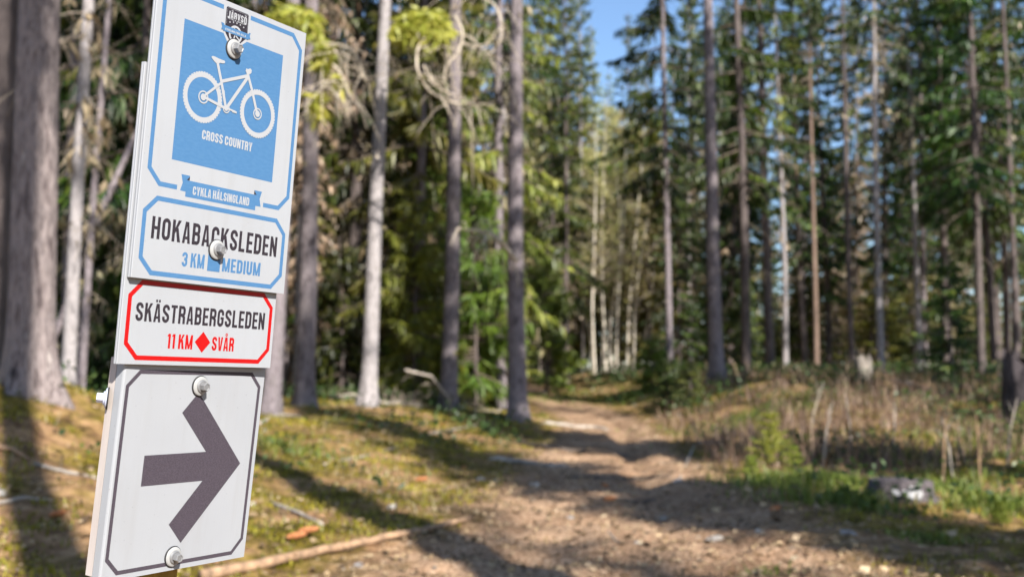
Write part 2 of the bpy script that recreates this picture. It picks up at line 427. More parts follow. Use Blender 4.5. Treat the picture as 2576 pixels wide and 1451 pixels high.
# the worn tread of the path, its edges running under the moss
u = np.linspace(-1.25, 1.25, 64); vv = np.concatenate([np.arange(-3, 4, 0.25), np.arange(4, 16, 0.06), np.geomspace(16.1, 60, 90)])
U, Y = np.meshgrid(u, vv)
Xp = path_c(Y) + U * path_w(Y)
edge = np.abs(U) + fbm(Xp * 1.3, Y * 1.3, 40, 4) * 1.1
Zp = height(Xp, Y) + 0.012 - 0.09 * sstep(0.72, 1.15, edge)
nx = len(u)
i = (np.arange(len(vv) - 1)[:, None] * nx + np.arange(nx - 1)[None, :]).ravel()
pm = mesh_np('path', np.stack([Xp, Y, Zp], -1).reshape(-1, 3), np.stack([i, i + 1, i + nx + 1, i + nx], -1), mats=[M['ground']], smooth=True)
a_ = pm.attributes.new('dirt', 'FLOAT', 'POINT'); a_.data.foreach_set('value', np.clip(1.3 - 0.3 * np.abs(U), 0, 1).ravel().astype(np.float32))
tag(link('path', pm), 'trodden tan dirt path winding away between the trees', None, None, 'structure')

# ------------------------------------------------------------------ plants: generators
def unit(v): return v / (np.linalg.norm(v, axis=-1, keepdims=True) + 1e-9)

def sprays(base, d, ln, wd, R, fold=0.0):
    """lens-shaped leaf faces: base point, direction, length and width each"""
    d = unit(d)
    rnd = R.normal(size=d.shape)
    side = unit(np.cross(d, rnd))
    mid = base + d * (ln * 0.45)[:, None]
    tip = base + d * ln[:, None]
    if fold: tip = tip + np.array([0, 0, -1.0]) * (ln * fold)[:, None]
    v = np.stack([base, mid + side * (wd * 0.5)[:, None], tip, mid - side * (wd * 0.5)[:, None]], 1)
    n = len(base)
    q = np.arange(n * 4).reshape(n, 4)
    return v.reshape(-1, 3), q

def tubes_np(P, r0, r1, n=4):
    """many tapered tubes: P (m, k, 3) polylines"""
    m, k, _ = P.shape
    tan = np.zeros_like(P); tan[:, 1:-1] = P[:, 2:] - P[:, :-2]; tan[:, 0] = P[:, 1] - P[:, 0]; tan[:, -1] = P[:, -1] - P[:, -2]
    tan = unit(tan)
    ref = np.broadcast_to(np.array([0.21, 0.13, 0.97]), tan.shape)
    a = unit(np.cross(tan, ref)); b = np.cross(tan, a)
    s = np.linspace(0, 1, k)[None, :, None]
    rad = np.asarray(r0)[:, None, None] * (1 - s) + np.asarray(r1)[:, None, None] * s
    th = np.arange(n) * 2 * np.pi / n
    V = P[:, :, None, :] + rad[:, :, :, None] * (np.cos(th)[None, None, :, None] * a[:, :, None, :] + np.sin(th)[None, None, :, None] * b[:, :, None, :])
    V = V.reshape(-1, 3)
    idx = np.arange(m * k * n).reshape(m, k, n)
    q = np.stack([idx[:, :-1, :], np.roll(idx, -1, 2)[:, :-1, :], np.roll(idx, -1, 2)[:, 1:, :], idx[:, 1:, :]], -1).reshape(-1, 4)
    return V, q

def cat_geo(parts):
    vs, qs, vr, mi, b = [], [], [], [], 0
    for v, q, var, m in parts:
        vs.append(v); qs.append(q + b); b += len(v)
        vr.append(np.broadcast_to(var, (len(q),))); mi.append(np.full(len(q), m))
    return np.concatenate(vs), np.concatenate(qs), np.concatenate(vr), np.concatenate(mi)

def conifer(seed, H, hb, Lmax, *, fresh=None, dead0=1.2, nper=(4, 7), dz=0.42, droop=0.35, dens=1.0, dead=1.0, lich=0.35, up=0.5, wscale=1.0):
    """meshes (crown, branches) of a spruce of height H whose live crown begins at hb"""
    R = np.random.default_rng(seed)
    P, L0, REL = [], [], []
    z = hb
    K = 7
    s = np.linspace(0, 1, K)
    while z < H - 0.35:
        rel = (z - hb) / (H - hb)
        for _ in range(R.integers(nper[0], nper[1])):
            L = Lmax * (1 - rel) ** 0.8 * R.uniform(0.55, 1.1) * (0.75 + 0.25 * min(1, rel / 0.12)) + 0.12
            az = R.uniform(0, 2 * np.pi); sl = -0.25 + 0.75 * rel + R.uniform(-0.12, 0.12)
            r = L * s
            bend = R.uniform(-0.15, 0.15)
            zz = z + R.uniform(-0.15, 0.15) + r * sl - droop * L * s ** 2 * (1 - rel) + up * 0.35 * L * s ** 4 * (1 - rel)
            P.append(np.stack([r * np.cos(az + bend * s), r * np.sin(az + bend * s), zz], -1)); L0.append(L); REL.append(rel)
        z += dz * R.uniform(0.7, 1.3) * (1 - 0.45 * rel)
    P = np.array(P); L0 = np.array(L0); REL = np.array(REL)
    vl, ql = tubes_np(P, 0.012 + 0.010 * L0, np.full(len(P), 0.004), 4)
    bparts = [(vl, ql, 0.5, 0)]
    # twigs along every branch
    base, dr, ln, wd, var = [], [], [], [], []
    for p, L, rel in zip(P, L0, REL):
        n = max(7, int(L * 40 * dens))
        t = R.uniform(0.12, 1.0, n) ** 0.8
        f = t * (K - 1); k = np.minimum(f.astype(int), K - 2); fr = (f - k)[:, None]
        b = p[k] * (1 - fr) + p[k + 1] * fr
        tg = unit(p[k + 1] - p[k])
        sd = unit(np.cross(tg, np.array([0, 0, 1.0]))) * np.where(R.random(n) < 0.5, 1, -1)[:, None]
        hang = R.random(n) < 0.45
        d = tg * R.uniform(0.35, 0.8, (n, 1)) + sd * R.uniform(0.4, 1.0, (n, 1)) + np.array([0, 0, -1.0]) * R.uniform(0.05, 0.5, (n, 1))
        d[hang] = tg[hang] * 0.25 + sd[hang] * 0.25 + np.array([0, 0, -1.0])
        l = (0.13 + 0.36 * (1 - t) * L * 0.55 + R.uniform(0, 0.13, n)).clip(0.10, 0.5)
        base.append(b); dr.append(d); ln.append(l); wd.append(R.uniform(0.03, 0.07, n) * wscale + 0.05 * l)
        clump = R.uniform(-0.22, 0.22)
        var.append((0.62 * R.beta(0.9, 1.9, n) + clump + 0.45 * t * R.beta(0.8, 1.6, n) + 0.02).clip(0, 1))  # random tone, darker inside and brighter at tips: light contrast put into the colour
    base = np.concatenate(base); dr = np.concatenate(dr); ln = np.concatenate(ln); wd = np.concatenate(wd); var = np.concatenate(var)
    v1, q1 = sprays(base, dr, ln, wd, R, 0.12)
    cparts = [(v1, q1, var, 0)]
    # dead grey branches below the live crown, with lichen hanging from some
    nd = int((hb - dead0) * 6 * dead)
    if nd > 0:
        zd = dead0 + (hb - dead0 + 1.2) * R.random(nd) ** 0.75
        Ld = R.uniform(0.25, 1.0, nd) * (0.5 + 0.9 * (zd - dead0) / max(hb - dead0, 1))
        az = R.uniform(0, 2 * np.pi, nd); dn = R.uniform(0.05, 0.6, nd)
        ss = np.linspace(0, 1, 5)[None]
        rr = Ld[:, None] * ss
        az2 = az[:, None] + R.normal(0, 0.25, (nd, 1)) * ss
        Pd = np.stack([rr * np.cos(az2), rr * np.sin(az2), zd[:, None] - dn[:, None] * rr - 0.25 * Ld[:, None] * ss ** 2], -1)
        vd, qd = tubes_np(Pd, 0.006 + 0.008 * Ld, np.full(nd, 0.0025), 3)
        bparts.append((vd, qd, 0.5, 1))
        m = nd * 3
        j = R.integers(0, nd, m); k = R.integers(1, 5, m)
        b2 = Pd[j, k]
        d2 = np.stack([R.normal(0, 0.6, m), R.normal(0, 0.6, m), -R.random(m)], -1)
        l2 = R.uniform(0.1, 0.4, m)
        P2 = b2[:, None, :] + unit(d2)[:, None, :] * l2[:, None, None] * np.linspace(0, 1, 3)[None, :, None]
        P2[:, 2, 2] -= 0.06
        v2, q2 = tubes_np(P2, np.full(m, 0.004), np.full(m, 0.002), 3)
        bparts.append((v2, q2, 0.5, 1))
        ml = int(nd * 7 * lich)
        j = R.integers(0, nd, ml); k = R.integers(0, 5, ml)
        v3, q3 = sprays(Pd[j, k], np.stack([R.normal(0, 0.45, ml), R.normal(0, 0.45, ml), -np.ones(ml)], -1), R.uniform(0.08, 0.3, ml), R.uniform(0.03, 0.08, ml), R)
        cparts.append((v3, q3, R.random(ml), 1))
    cv, cq, cvar, cm = cat_geo(cparts)
    bv, bq, _, bm = cat_geo(bparts)
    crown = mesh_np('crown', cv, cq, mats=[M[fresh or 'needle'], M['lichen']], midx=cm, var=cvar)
    br = mesh_np('branches', bv, bq, mats=[M['limb'], M['twig']], midx=bm)
    return crown, br

def trunk_mesh(seed, H, r0, mat, n=14, flare=0.5, bow=0.06, rough=0.05):
    R = np.random.default_rng(seed)
    z = np.concatenate([np.linspace(-0.35, 1.2, 9), np.linspace(1.5, H, 22)])
    th = np.arange(n) * 2 * np.pi / n
    lob = 1 + 0.0 * th
    fl = np.exp(-np.clip(z, -0.3, None) / 0.28)[:, None] * flare
    roots = 0.55 + 0.45 * np.cos(th * R.integers(4, 6) + R.uniform(0, 6))[None]
    rad = r0 * ((1 - 0.9 * np.clip(z, 0, H) / H) ** 0.85)[:, None] * (1 + fl * roots)
    rad = rad * (1 + rough * (fbm(np.cos(th)[None] * 1.6 + z[:, None] * 0.9 + seed, np.sin(th)[None] * 1.6 + z[:, None] * 0.6, seed, 3) * 2))
    cx = bow * np.sin(z / H * 3.1 + R.uniform(0, 3)) * np.clip(z / 3, 0, 1); cy = bow * np.sin(z / H * 4.2 + R.uniform(0, 3)) * np.clip(z / 3, 0, 1)
    V = np.stack([cx[:, None] + rad * np.cos(th), cy[:, None] + rad * np.sin(th), np.broadcast_to(z[:, None], rad.shape)], -1).reshape(-1, 3)
    k = len(z)
    idx = np.arange(k * n).reshape(k, n)
    q = np.stack([idx[:-1], np.roll(idx, -1, 1)[:-1], np.roll(idx, -1, 1)[1:], idx[1:]], -1).reshape(-1, 4)
    return mesh_np('trunk', V, q, mats=[mat], smooth=True)

def birch_mesh(seed, H, r0, leafy=1.0, lean=0.1):
    """trunk mesh and crown / branch meshes of a slender birch"""
    R = np.random.default_rng(seed)
    nb = int(H * 5)
    z = H * R.uniform(0.3, 0.98, nb)
    L = (H - z) * 0.35 * R.uniform(0.5, 1.1, nb) + 0.35
    az = R.uniform(0, 6.28, nb)
    s = np.linspace(0, 1, 5)[None]
    r = L[:, None] * s * 0.8
    P = np.stack([r * np.cos(az)[:, None], r * np.sin(az)[:, None], z[:, None] + L[:, None] * (0.75 * s - 0.45 * s ** 3)], -1)
    v, q = tubes_np(P, 0.006 + 0.006 * L, np.full(nb, 0.002), 3)
    m = int(nb * 16 * leafy)
    j = R.integers(0, nb, m); k = R.integers(1, 5, m)
    b = P[j, k] + R.normal(0, 0.12, (m, 3))
    v2, q2 = sprays(b, np.stack([R.normal(0, 0.7, m), R.normal(0, 0.7, m), -R.random(m) * 1.2], -1), R.uniform(0.06, 0.2, m), R.uniform(0.03, 0.08, m), R)
    crown = mesh_np('crown', v2, q2, mats=[M['young']], var=R.random(m))
    br = mesh_np('branches', v, q, mats=[M['twig']])
    return crown, br

# every kind of tree is grown once; trees of a kind share its meshes
KIND = {}
def kind(name, H, crown_br, tmat, r0, **k):
    KIND[name] = dict(H=H, crown=crown_br[0], br=crown_br[1], trunk=trunk_mesh(len(KIND) * 13 + 5, H, r0, tmat, **k), r0=r0)
kind('high_a', 21, conifer(1, 21, 13.2, 1.6, dead0=1.6, dead=0.6, lich=0.25, dz=0.75, nper=(3, 5), dens=0.8), M['bark'], 0.17)
kind('high_b', 23, conifer(2, 23, 14.8, 1.7, dead0=2.0, dead=0.5, lich=0.2, dz=0.8, nper=(3, 5), dens=0.8), M['bark'], 0.18)
kind('mid_a', 20, conifer(3, 20, 3.6, 2.2, dead0=0.9, dead=2.2, lich=1.6, dz=0.6, nper=(3, 6), dens=0.9), M['bark'], 0.15)
kind('mid_b', 22, conifer(4, 22, 5.0, 2.3, dead0=1.2, dead=2.2, lich=1.6, dz=0.65, nper=(3, 6), dens=0.9), M['bark_dark'], 0.16)
kind('mid_c', 18, conifer(5, 18, 3.2, 1.9, dead0=0.7, dead=1.8, lich=1.2, droop=0.5, dz=0.6, nper=(3, 6), dens=0.9), M['bark_pale'], 0.11)
kind('low_a', 13, conifer(6, 13, 0.9, 2.1, dead0=0.4, dead=0.8, lich=0.3, droop=0.42), M['bark_dark'], 0.11)
kind('low_b', 9, conifer(7, 9, 0.5, 1.7, dead0=0.2, dead=0.5, lich=0.2, droop=0.3), M['bark_dark'], 0.085)
kind('small', 4.2, conifer(8, 4.2, 0.25, 1.15, dead0=0.1, dead=0.0, dz=0.26, dens=1.3, droop=0.2, wscale=0.8), M['bark_dark'], 0.045)
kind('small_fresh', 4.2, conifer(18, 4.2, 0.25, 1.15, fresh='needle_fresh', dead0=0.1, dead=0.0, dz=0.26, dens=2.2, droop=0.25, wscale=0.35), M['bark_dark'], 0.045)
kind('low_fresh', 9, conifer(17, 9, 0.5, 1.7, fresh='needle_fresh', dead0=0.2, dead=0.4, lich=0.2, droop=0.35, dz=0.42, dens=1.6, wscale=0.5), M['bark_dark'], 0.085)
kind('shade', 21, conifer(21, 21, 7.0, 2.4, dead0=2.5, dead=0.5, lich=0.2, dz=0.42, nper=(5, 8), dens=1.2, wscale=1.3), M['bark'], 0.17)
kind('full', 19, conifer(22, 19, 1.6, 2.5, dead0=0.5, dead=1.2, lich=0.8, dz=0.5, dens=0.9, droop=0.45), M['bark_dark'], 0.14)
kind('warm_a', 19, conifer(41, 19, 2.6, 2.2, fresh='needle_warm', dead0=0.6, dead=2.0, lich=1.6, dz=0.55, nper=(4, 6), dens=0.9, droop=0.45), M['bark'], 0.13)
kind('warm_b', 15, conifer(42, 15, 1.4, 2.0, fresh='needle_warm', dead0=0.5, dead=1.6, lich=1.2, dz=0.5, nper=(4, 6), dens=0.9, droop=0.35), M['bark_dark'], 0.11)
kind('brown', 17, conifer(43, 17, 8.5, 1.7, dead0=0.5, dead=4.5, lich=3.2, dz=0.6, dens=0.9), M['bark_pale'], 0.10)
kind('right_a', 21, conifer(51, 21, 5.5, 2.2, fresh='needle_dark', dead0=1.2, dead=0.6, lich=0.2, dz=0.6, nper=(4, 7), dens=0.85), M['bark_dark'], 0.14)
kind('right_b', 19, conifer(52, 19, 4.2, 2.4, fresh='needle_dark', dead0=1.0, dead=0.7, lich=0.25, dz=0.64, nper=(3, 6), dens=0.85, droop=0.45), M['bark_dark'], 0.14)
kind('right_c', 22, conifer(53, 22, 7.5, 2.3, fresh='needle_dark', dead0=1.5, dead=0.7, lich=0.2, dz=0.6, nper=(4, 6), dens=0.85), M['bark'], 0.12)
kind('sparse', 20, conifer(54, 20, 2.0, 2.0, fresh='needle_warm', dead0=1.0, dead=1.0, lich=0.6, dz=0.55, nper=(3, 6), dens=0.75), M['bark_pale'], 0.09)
kind('thick', 24, conifer(23, 24, 11.5, 2.0, dead0=3, dead=0.4, lich=0.1, dz=0.8, nper=(3, 5), dens=0.7), M['bark'], 0.2)
kind('gaunt', 17, conifer(9, 17, 9.5, 1.3, dead0=1.5, dead=2.2, lich=0.5, dens=0.7), M['bark_pale'], 0.10)
kind('pine', 20, conifer(10, 20, 11.5, 2.6, dead0=4, dead=0.6, lich=0.1, nper=(3, 5), dz=0.55, droop=0.0, up=1.0, wscale=1.3), M['bark_pine'], 0.16)
kind('birch', 12, birch_mesh(11, 12, 0.08), M['birch'], 0.075, flare=0.3, bow=0.18)
kind('birch_b', 9, birch_mesh(12, 9, 0.06), M['birch'], 0.06, flare=0.3, bow=0.25)

def tree(name, k, x, y, dia=None, lean=(0, 0), rz=None, label=None, cat='tree', group=None, hs=1.0, trunk=None, dz=0.0, crown_scale=1.0):
    """a tree of kind k standing at (x, y); its trunk, crown and branches are parts"""
    K = KIND[k]
    o = empty(name, (x, y, hz(x, y) + dz))
    o.rotation_euler = (lean[1], lean[0], random.uniform(0, 6.28) if rz is None else rz)
    if lean != (0, 0):
        o.rotation_euler = (0, 0, 0)
        R1 = Matrix.Rotation(lean[0], 4, 'Y') @ Matrix.Rotation(lean[1], 4, 'X') @ Matrix.Rotation(random.uniform(0, 6.28) if rz is None else rz, 4, 'Z')
        o.rotation_euler = R1.to_euler()
    tag(o, label, cat, group)
    ts = 1.0 if dia is None else dia / (2 * K['r0'])
    t = link('trunk', trunk or K['trunk'], o); t.scale = (ts, ts, hs)
    c = link('crown', K['crown'], o); c.scale = (crown_scale, crown_scale, hs)
    b = link('branches', K['br'], o); b.scale = (crown_scale, crown_scale, hs)
    c['kind'] = 'stuff'; b['kind'] = 'stuff'
    return o

# ------------------------------------------------------------------ trees one can tell apart
def col_x(px, Y): return (px - 1288.0) / F2 * Y
def big(k, px, Y, dia, label, name='spruce_tree', lean_px=0.0, bark='bark', hs=1.0, seed=0, flare=0.75, bow=0.05, group='trunks nearest the path', n=18, dz=0.0, cs=1.0):
    """lean_px: how far the trunk shifts to the right, in photo pixels, over the height of the picture"""
    x = col_x(px, Y)
    ln = math.atan2(lean_px / F2 * Y, 960 / F2 * Y)
    tm = trunk_mesh(100 + seed + int(px), KIND[k]['H'], dia / 2, M[bark], n=n, flare=flare, bow=bow)
    return tree(name, k, x, Y, None, (ln, 0), None, label, 'tree', group, hs, tm, dz, cs)

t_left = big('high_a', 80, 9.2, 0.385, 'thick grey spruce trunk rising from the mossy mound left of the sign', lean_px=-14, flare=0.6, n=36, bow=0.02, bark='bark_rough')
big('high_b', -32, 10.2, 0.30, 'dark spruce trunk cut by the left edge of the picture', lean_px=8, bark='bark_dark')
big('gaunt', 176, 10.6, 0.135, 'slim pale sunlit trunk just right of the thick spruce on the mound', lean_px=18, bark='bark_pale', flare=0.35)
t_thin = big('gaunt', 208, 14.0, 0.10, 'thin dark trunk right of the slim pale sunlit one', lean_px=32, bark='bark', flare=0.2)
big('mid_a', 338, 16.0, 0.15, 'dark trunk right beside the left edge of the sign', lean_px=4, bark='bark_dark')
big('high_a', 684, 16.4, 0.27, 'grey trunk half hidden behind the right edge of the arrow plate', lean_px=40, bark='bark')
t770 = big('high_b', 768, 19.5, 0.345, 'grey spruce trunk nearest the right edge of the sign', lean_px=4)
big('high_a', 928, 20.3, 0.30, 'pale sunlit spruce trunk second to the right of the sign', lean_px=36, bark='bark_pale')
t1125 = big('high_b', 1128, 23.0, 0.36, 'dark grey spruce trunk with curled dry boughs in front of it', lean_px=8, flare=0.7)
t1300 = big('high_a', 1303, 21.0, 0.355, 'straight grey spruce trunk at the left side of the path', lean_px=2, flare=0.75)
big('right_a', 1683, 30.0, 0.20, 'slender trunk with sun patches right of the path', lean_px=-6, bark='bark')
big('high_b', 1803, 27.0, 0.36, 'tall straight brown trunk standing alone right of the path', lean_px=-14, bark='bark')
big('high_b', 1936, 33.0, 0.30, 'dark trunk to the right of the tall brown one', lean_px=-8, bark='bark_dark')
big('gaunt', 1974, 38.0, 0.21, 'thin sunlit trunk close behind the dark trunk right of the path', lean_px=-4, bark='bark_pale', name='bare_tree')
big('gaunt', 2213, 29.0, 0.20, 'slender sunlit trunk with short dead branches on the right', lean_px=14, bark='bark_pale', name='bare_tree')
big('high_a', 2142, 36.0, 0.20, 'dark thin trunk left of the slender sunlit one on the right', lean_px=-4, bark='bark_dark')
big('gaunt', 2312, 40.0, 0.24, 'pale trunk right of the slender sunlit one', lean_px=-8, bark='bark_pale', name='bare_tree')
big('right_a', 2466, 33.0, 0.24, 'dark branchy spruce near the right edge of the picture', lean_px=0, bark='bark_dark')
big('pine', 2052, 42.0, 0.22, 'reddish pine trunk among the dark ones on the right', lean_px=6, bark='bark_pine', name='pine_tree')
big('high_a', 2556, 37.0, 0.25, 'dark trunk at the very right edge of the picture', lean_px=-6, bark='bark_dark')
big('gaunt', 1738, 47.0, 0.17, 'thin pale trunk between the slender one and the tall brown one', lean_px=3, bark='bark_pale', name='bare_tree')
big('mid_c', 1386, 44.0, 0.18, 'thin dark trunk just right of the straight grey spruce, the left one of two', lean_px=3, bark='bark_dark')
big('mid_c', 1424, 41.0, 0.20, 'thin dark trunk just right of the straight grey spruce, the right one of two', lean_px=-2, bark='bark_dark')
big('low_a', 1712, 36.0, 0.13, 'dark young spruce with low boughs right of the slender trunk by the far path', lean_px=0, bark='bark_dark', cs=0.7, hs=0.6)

# the pole that has fallen against its neighbour
lp = MB()
a0 = pz(60, 985, 14.6); a0.z = hz(a0.x, a0.y) - 0.1
a1 = pz(232, 560, 14.3); a2 = pz(336, 308, 15.4); a3 = pz(420, 80, 15.9)
lp.tube([a0, a0.lerp(a1, 0.5), a1, a1.lerp(a2, 0.5), a2, a3], [0.05, 0.047, 0.045, 0.042, 0.04, 0.03], 8, jit=0.08)
tag(lp.build('leaning_dead_trunk', M['bark'], None, True), 'thin dead grey trunk leaning against the dark tree beside the sign', 'dead tree')

# birches at the end of the path
BL = ['leftmost thin pale stem of the far clump', 'second thin pale stem from the left in the far clump', 'upright pale stem left of the middle of the far clump', 'thickest pale stem in the middle of the far clump', 'pale stem leaning right in the middle of the far clump',
      'pale stem right of the middle of the far clump', 'thin pale stem leaning right in the far clump', 'pale stem third from the right in the far clump', 'pale stem leaning far right, second from the right in the far clump', 'rightmost leaning pale stem of the far clump']
for k, (px, Y, d, ln, sc) in enumerate([(1496, 46, 0.12, -6, 0.9), (1510, 49, 0.10, -4, 0.8), (1522, 47, 0.12, 6, 1.0), (1538, 48, 0.16, 12, 1.05), (1550, 47, 0.12, 34, 0.95), (1562, 50, 0.12, 40, 1.0), (1578, 48, 0.13, 56, 0.95), (1592, 47, 0.10, 90, 0.85), (1608, 49, 0.11, 110, 0.85), (1626, 50, 0.10, 150, 0.8)]):
    tree('birch_tree', 'birch' if k % 2 == 0 else 'birch_b', col_x(px, Y), Y, d, (math.atan2(ln, 960), 0), None, BL[k], 'birch', 'birches at the far end of the path', sc)

# young spruces behind the grey trunks, left of the path
for k, (px, Y, kd, hs, lab) in enumerate([
        (1042, 23.6, 'small_fresh', 1.15, 'bright green young spruce between the second and third grey trunks'),
        (1085, 25.5, 'low_fresh', 0.62, 'taller light green young spruce behind the dark grey trunk'),
        (1196, 24.6, 'small_fresh', 1.3, 'bright young spruce between the two grey trunks left of the path'),
        (1245, 26.0, 'low_fresh', 0.6, 'bushy young spruce just left of the straight grey trunk'),
        (860, 25, 'small', 0.9, 'low young spruce in the shade behind the pale trunk'),
        (1375, 36, 'small_fresh', 1.2, 'young spruce right behind the straight grey trunk'),
        (1190, 25.5, 'small_fresh', 0.36, 'small bright green spruce seedling at the foot of the dark grey trunk'),
        (1682, 25.5, 'small', 0.30, 'low dark green spruce bush at the foot of the slender trunk'),
        (1735, 24.5, 'small', 0.26, 'low dark spruce bush to the right of the path'),
        (1640, 29.5, 'small_fresh', 0.36, 'young spruce seedling by the bend of the path'),
        (1870, 31, 'small', 0.7, 'young spruce between the tall brown trunk and the dark one'),
        (2390, 27, 'small', 0.8, 'young spruce on the right bank below the dark branchy spruce')]):
    tree('young_spruce', kd, col_x(px, Y), Y, None, (0, 0), None, lab, 'young tree', 'young spruces under the tall trees', hs, crown_scale=0.42 if hs < 0.31 else max(0.7, hs))

# ------------------------------------------------------------------ the forest behind
taken = []; FOREST = []
def free(x, y, r):
    for a, b in taken:
        if (a - x) ** 2 + (b - y) ** 2 < r * r: return False
    taken.append((x, y)); return True
R2 = random.Random(11)
def glade(x, y):
    """strips kept open so that the low sun reaches the birches and the young spruces"""
    p = 0.88 * x + 0.47 * y
    if 20.8 < p < 31.5 and 20 < y < 48: return True
    if 10.8 < p < 13.2 and x > 2: return True
    return False
def forest(n, Ylo, Yhi, pxlo, pxhi, kinds, descr, group, r=2.0, keep=None, hs=(0.85, 1.15), name='spruce_tree'):
    c = 0; tries = 0
    while c < n and tries < n * 40:
        tries += 1
        Y = math.sqrt(R2.uniform(Ylo ** 2, Yhi ** 2)); px = R2.uniform(pxlo, pxhi); x = col_x(px, Y)
        if abs(x - float(path_c(Y))) < 2.0 and Y < 48: continue
        if keep and not keep(px, Y): continue
        if glade(x, Y) or not free(x, Y, r): continue
        k = R2.choice(kinds)
        o = tree(name, k, x, Y, None, (R2.gauss(0, 0.02), R2.gauss(0, 0.02)), R2.uniform(0, 6.28), 'x', 'tree', group, R2.uniform(*hs))
        FOREST.append((px, Y, o, descr)); c += 1
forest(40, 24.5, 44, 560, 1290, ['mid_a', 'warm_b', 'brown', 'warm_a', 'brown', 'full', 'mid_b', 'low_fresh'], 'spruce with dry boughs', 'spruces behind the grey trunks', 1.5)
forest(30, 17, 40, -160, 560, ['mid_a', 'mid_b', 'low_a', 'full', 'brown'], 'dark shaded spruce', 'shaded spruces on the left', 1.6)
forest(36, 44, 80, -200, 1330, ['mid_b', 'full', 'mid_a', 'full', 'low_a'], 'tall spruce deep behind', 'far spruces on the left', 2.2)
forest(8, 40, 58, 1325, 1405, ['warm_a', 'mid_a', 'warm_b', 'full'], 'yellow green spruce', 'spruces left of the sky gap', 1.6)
kind('glow', 13, birch_mesh(31, 13, 0.07, leafy=6.0), M['birch'], 0.07, flare=0.3, bow=0.2)  # dense pale crown, sunlit glow put into its leaf colour
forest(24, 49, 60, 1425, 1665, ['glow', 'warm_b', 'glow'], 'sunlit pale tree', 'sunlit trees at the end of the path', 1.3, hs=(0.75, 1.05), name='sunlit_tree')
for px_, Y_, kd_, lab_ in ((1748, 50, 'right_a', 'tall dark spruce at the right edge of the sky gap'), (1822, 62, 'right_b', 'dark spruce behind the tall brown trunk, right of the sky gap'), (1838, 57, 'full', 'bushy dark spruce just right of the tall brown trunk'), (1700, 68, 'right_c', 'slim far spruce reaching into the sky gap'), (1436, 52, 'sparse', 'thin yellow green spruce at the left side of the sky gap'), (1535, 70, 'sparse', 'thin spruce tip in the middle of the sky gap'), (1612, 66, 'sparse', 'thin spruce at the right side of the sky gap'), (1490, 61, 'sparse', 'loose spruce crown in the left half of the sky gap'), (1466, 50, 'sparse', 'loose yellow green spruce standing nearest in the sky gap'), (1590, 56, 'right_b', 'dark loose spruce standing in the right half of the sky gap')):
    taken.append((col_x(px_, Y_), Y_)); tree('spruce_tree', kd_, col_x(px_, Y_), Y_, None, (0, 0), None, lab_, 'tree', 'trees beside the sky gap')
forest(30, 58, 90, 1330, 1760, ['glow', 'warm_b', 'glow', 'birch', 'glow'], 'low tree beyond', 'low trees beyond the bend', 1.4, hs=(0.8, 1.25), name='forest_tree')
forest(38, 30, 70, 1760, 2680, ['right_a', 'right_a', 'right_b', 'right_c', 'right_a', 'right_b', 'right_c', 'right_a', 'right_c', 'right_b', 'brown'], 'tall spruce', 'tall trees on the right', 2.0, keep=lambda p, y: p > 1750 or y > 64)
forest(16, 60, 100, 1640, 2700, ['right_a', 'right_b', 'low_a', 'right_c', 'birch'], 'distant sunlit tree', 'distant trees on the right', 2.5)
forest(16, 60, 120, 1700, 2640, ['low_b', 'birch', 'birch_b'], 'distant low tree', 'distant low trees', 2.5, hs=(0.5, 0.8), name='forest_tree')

forest(95, 42, 92, 1725, 2720, ['low_b', 'small', 'warm_b', 'glow', 'low_b', 'brown'], 'low undergrowth tree', 'undergrowth trees on the right', 1.5, hs=(0.25, 0.6), name='forest_tree')
# each of them is told apart by the gap between two marked trunks in which it stands
MARKS = [(-200, 'the left edge'), (84, 'the mound spruce'), (338, 'the dark trunk'), (684, 'the sign'), (768, 'nearest grey trunk'), (928, 'pale sunlit trunk'), (1128, 'dark grey trunk'),
         (1303, 'straight grey trunk'), (1424, 'thin dark pair'), (1550, 'birch clump'), (1683, 'slender path trunk'), (1803, 'tall brown trunk'), (1936, 'dark right trunk'), (2142, 'dark thin trunk'), (2213, 'slender sunlit trunk'), (2312, 'pale right trunk'), (2466, 'dark branchy spruce'), (2750, 'the right edge')]
ORD = ['first', 'second', 'third', 'fourth', 'fifth', 'sixth', 'seventh', 'eighth', 'ninth', 'tenth', 'eleventh', 'twelfth', 'thirteenth', 'fourteenth', 'fifteenth', 'sixteenth', 'seventeenth', 'eighteenth', 'nineteenth', 'twentieth'] + [a + b for a in ('twenty-', 'thirty-', 'forty-') for b in ('first', 'second', 'third', 'fourth', 'fifth', 'sixth', 'seventh', 'eighth', 'ninth', 'last')]
for m0, m1 in zip(MARKS[:-1], MARKS[1:]):
    for ds in sorted(set(d for _, _, _, d in FOREST)):
        L = sorted([t for t in FOREST if m0[0] <= t[0] < m1[0] and t[3] == ds], key=lambda t: t[0])
        for i, (px, Y, o, d) in enumerate(L):
            o['label'] = '%s, %s from left between %s and %s' % (ds, ORD[min(i, 49)], m0[1], m1[1]) if len(L) > 1 else '%s between %s and %s' % (ds, m0[1], m1[1])

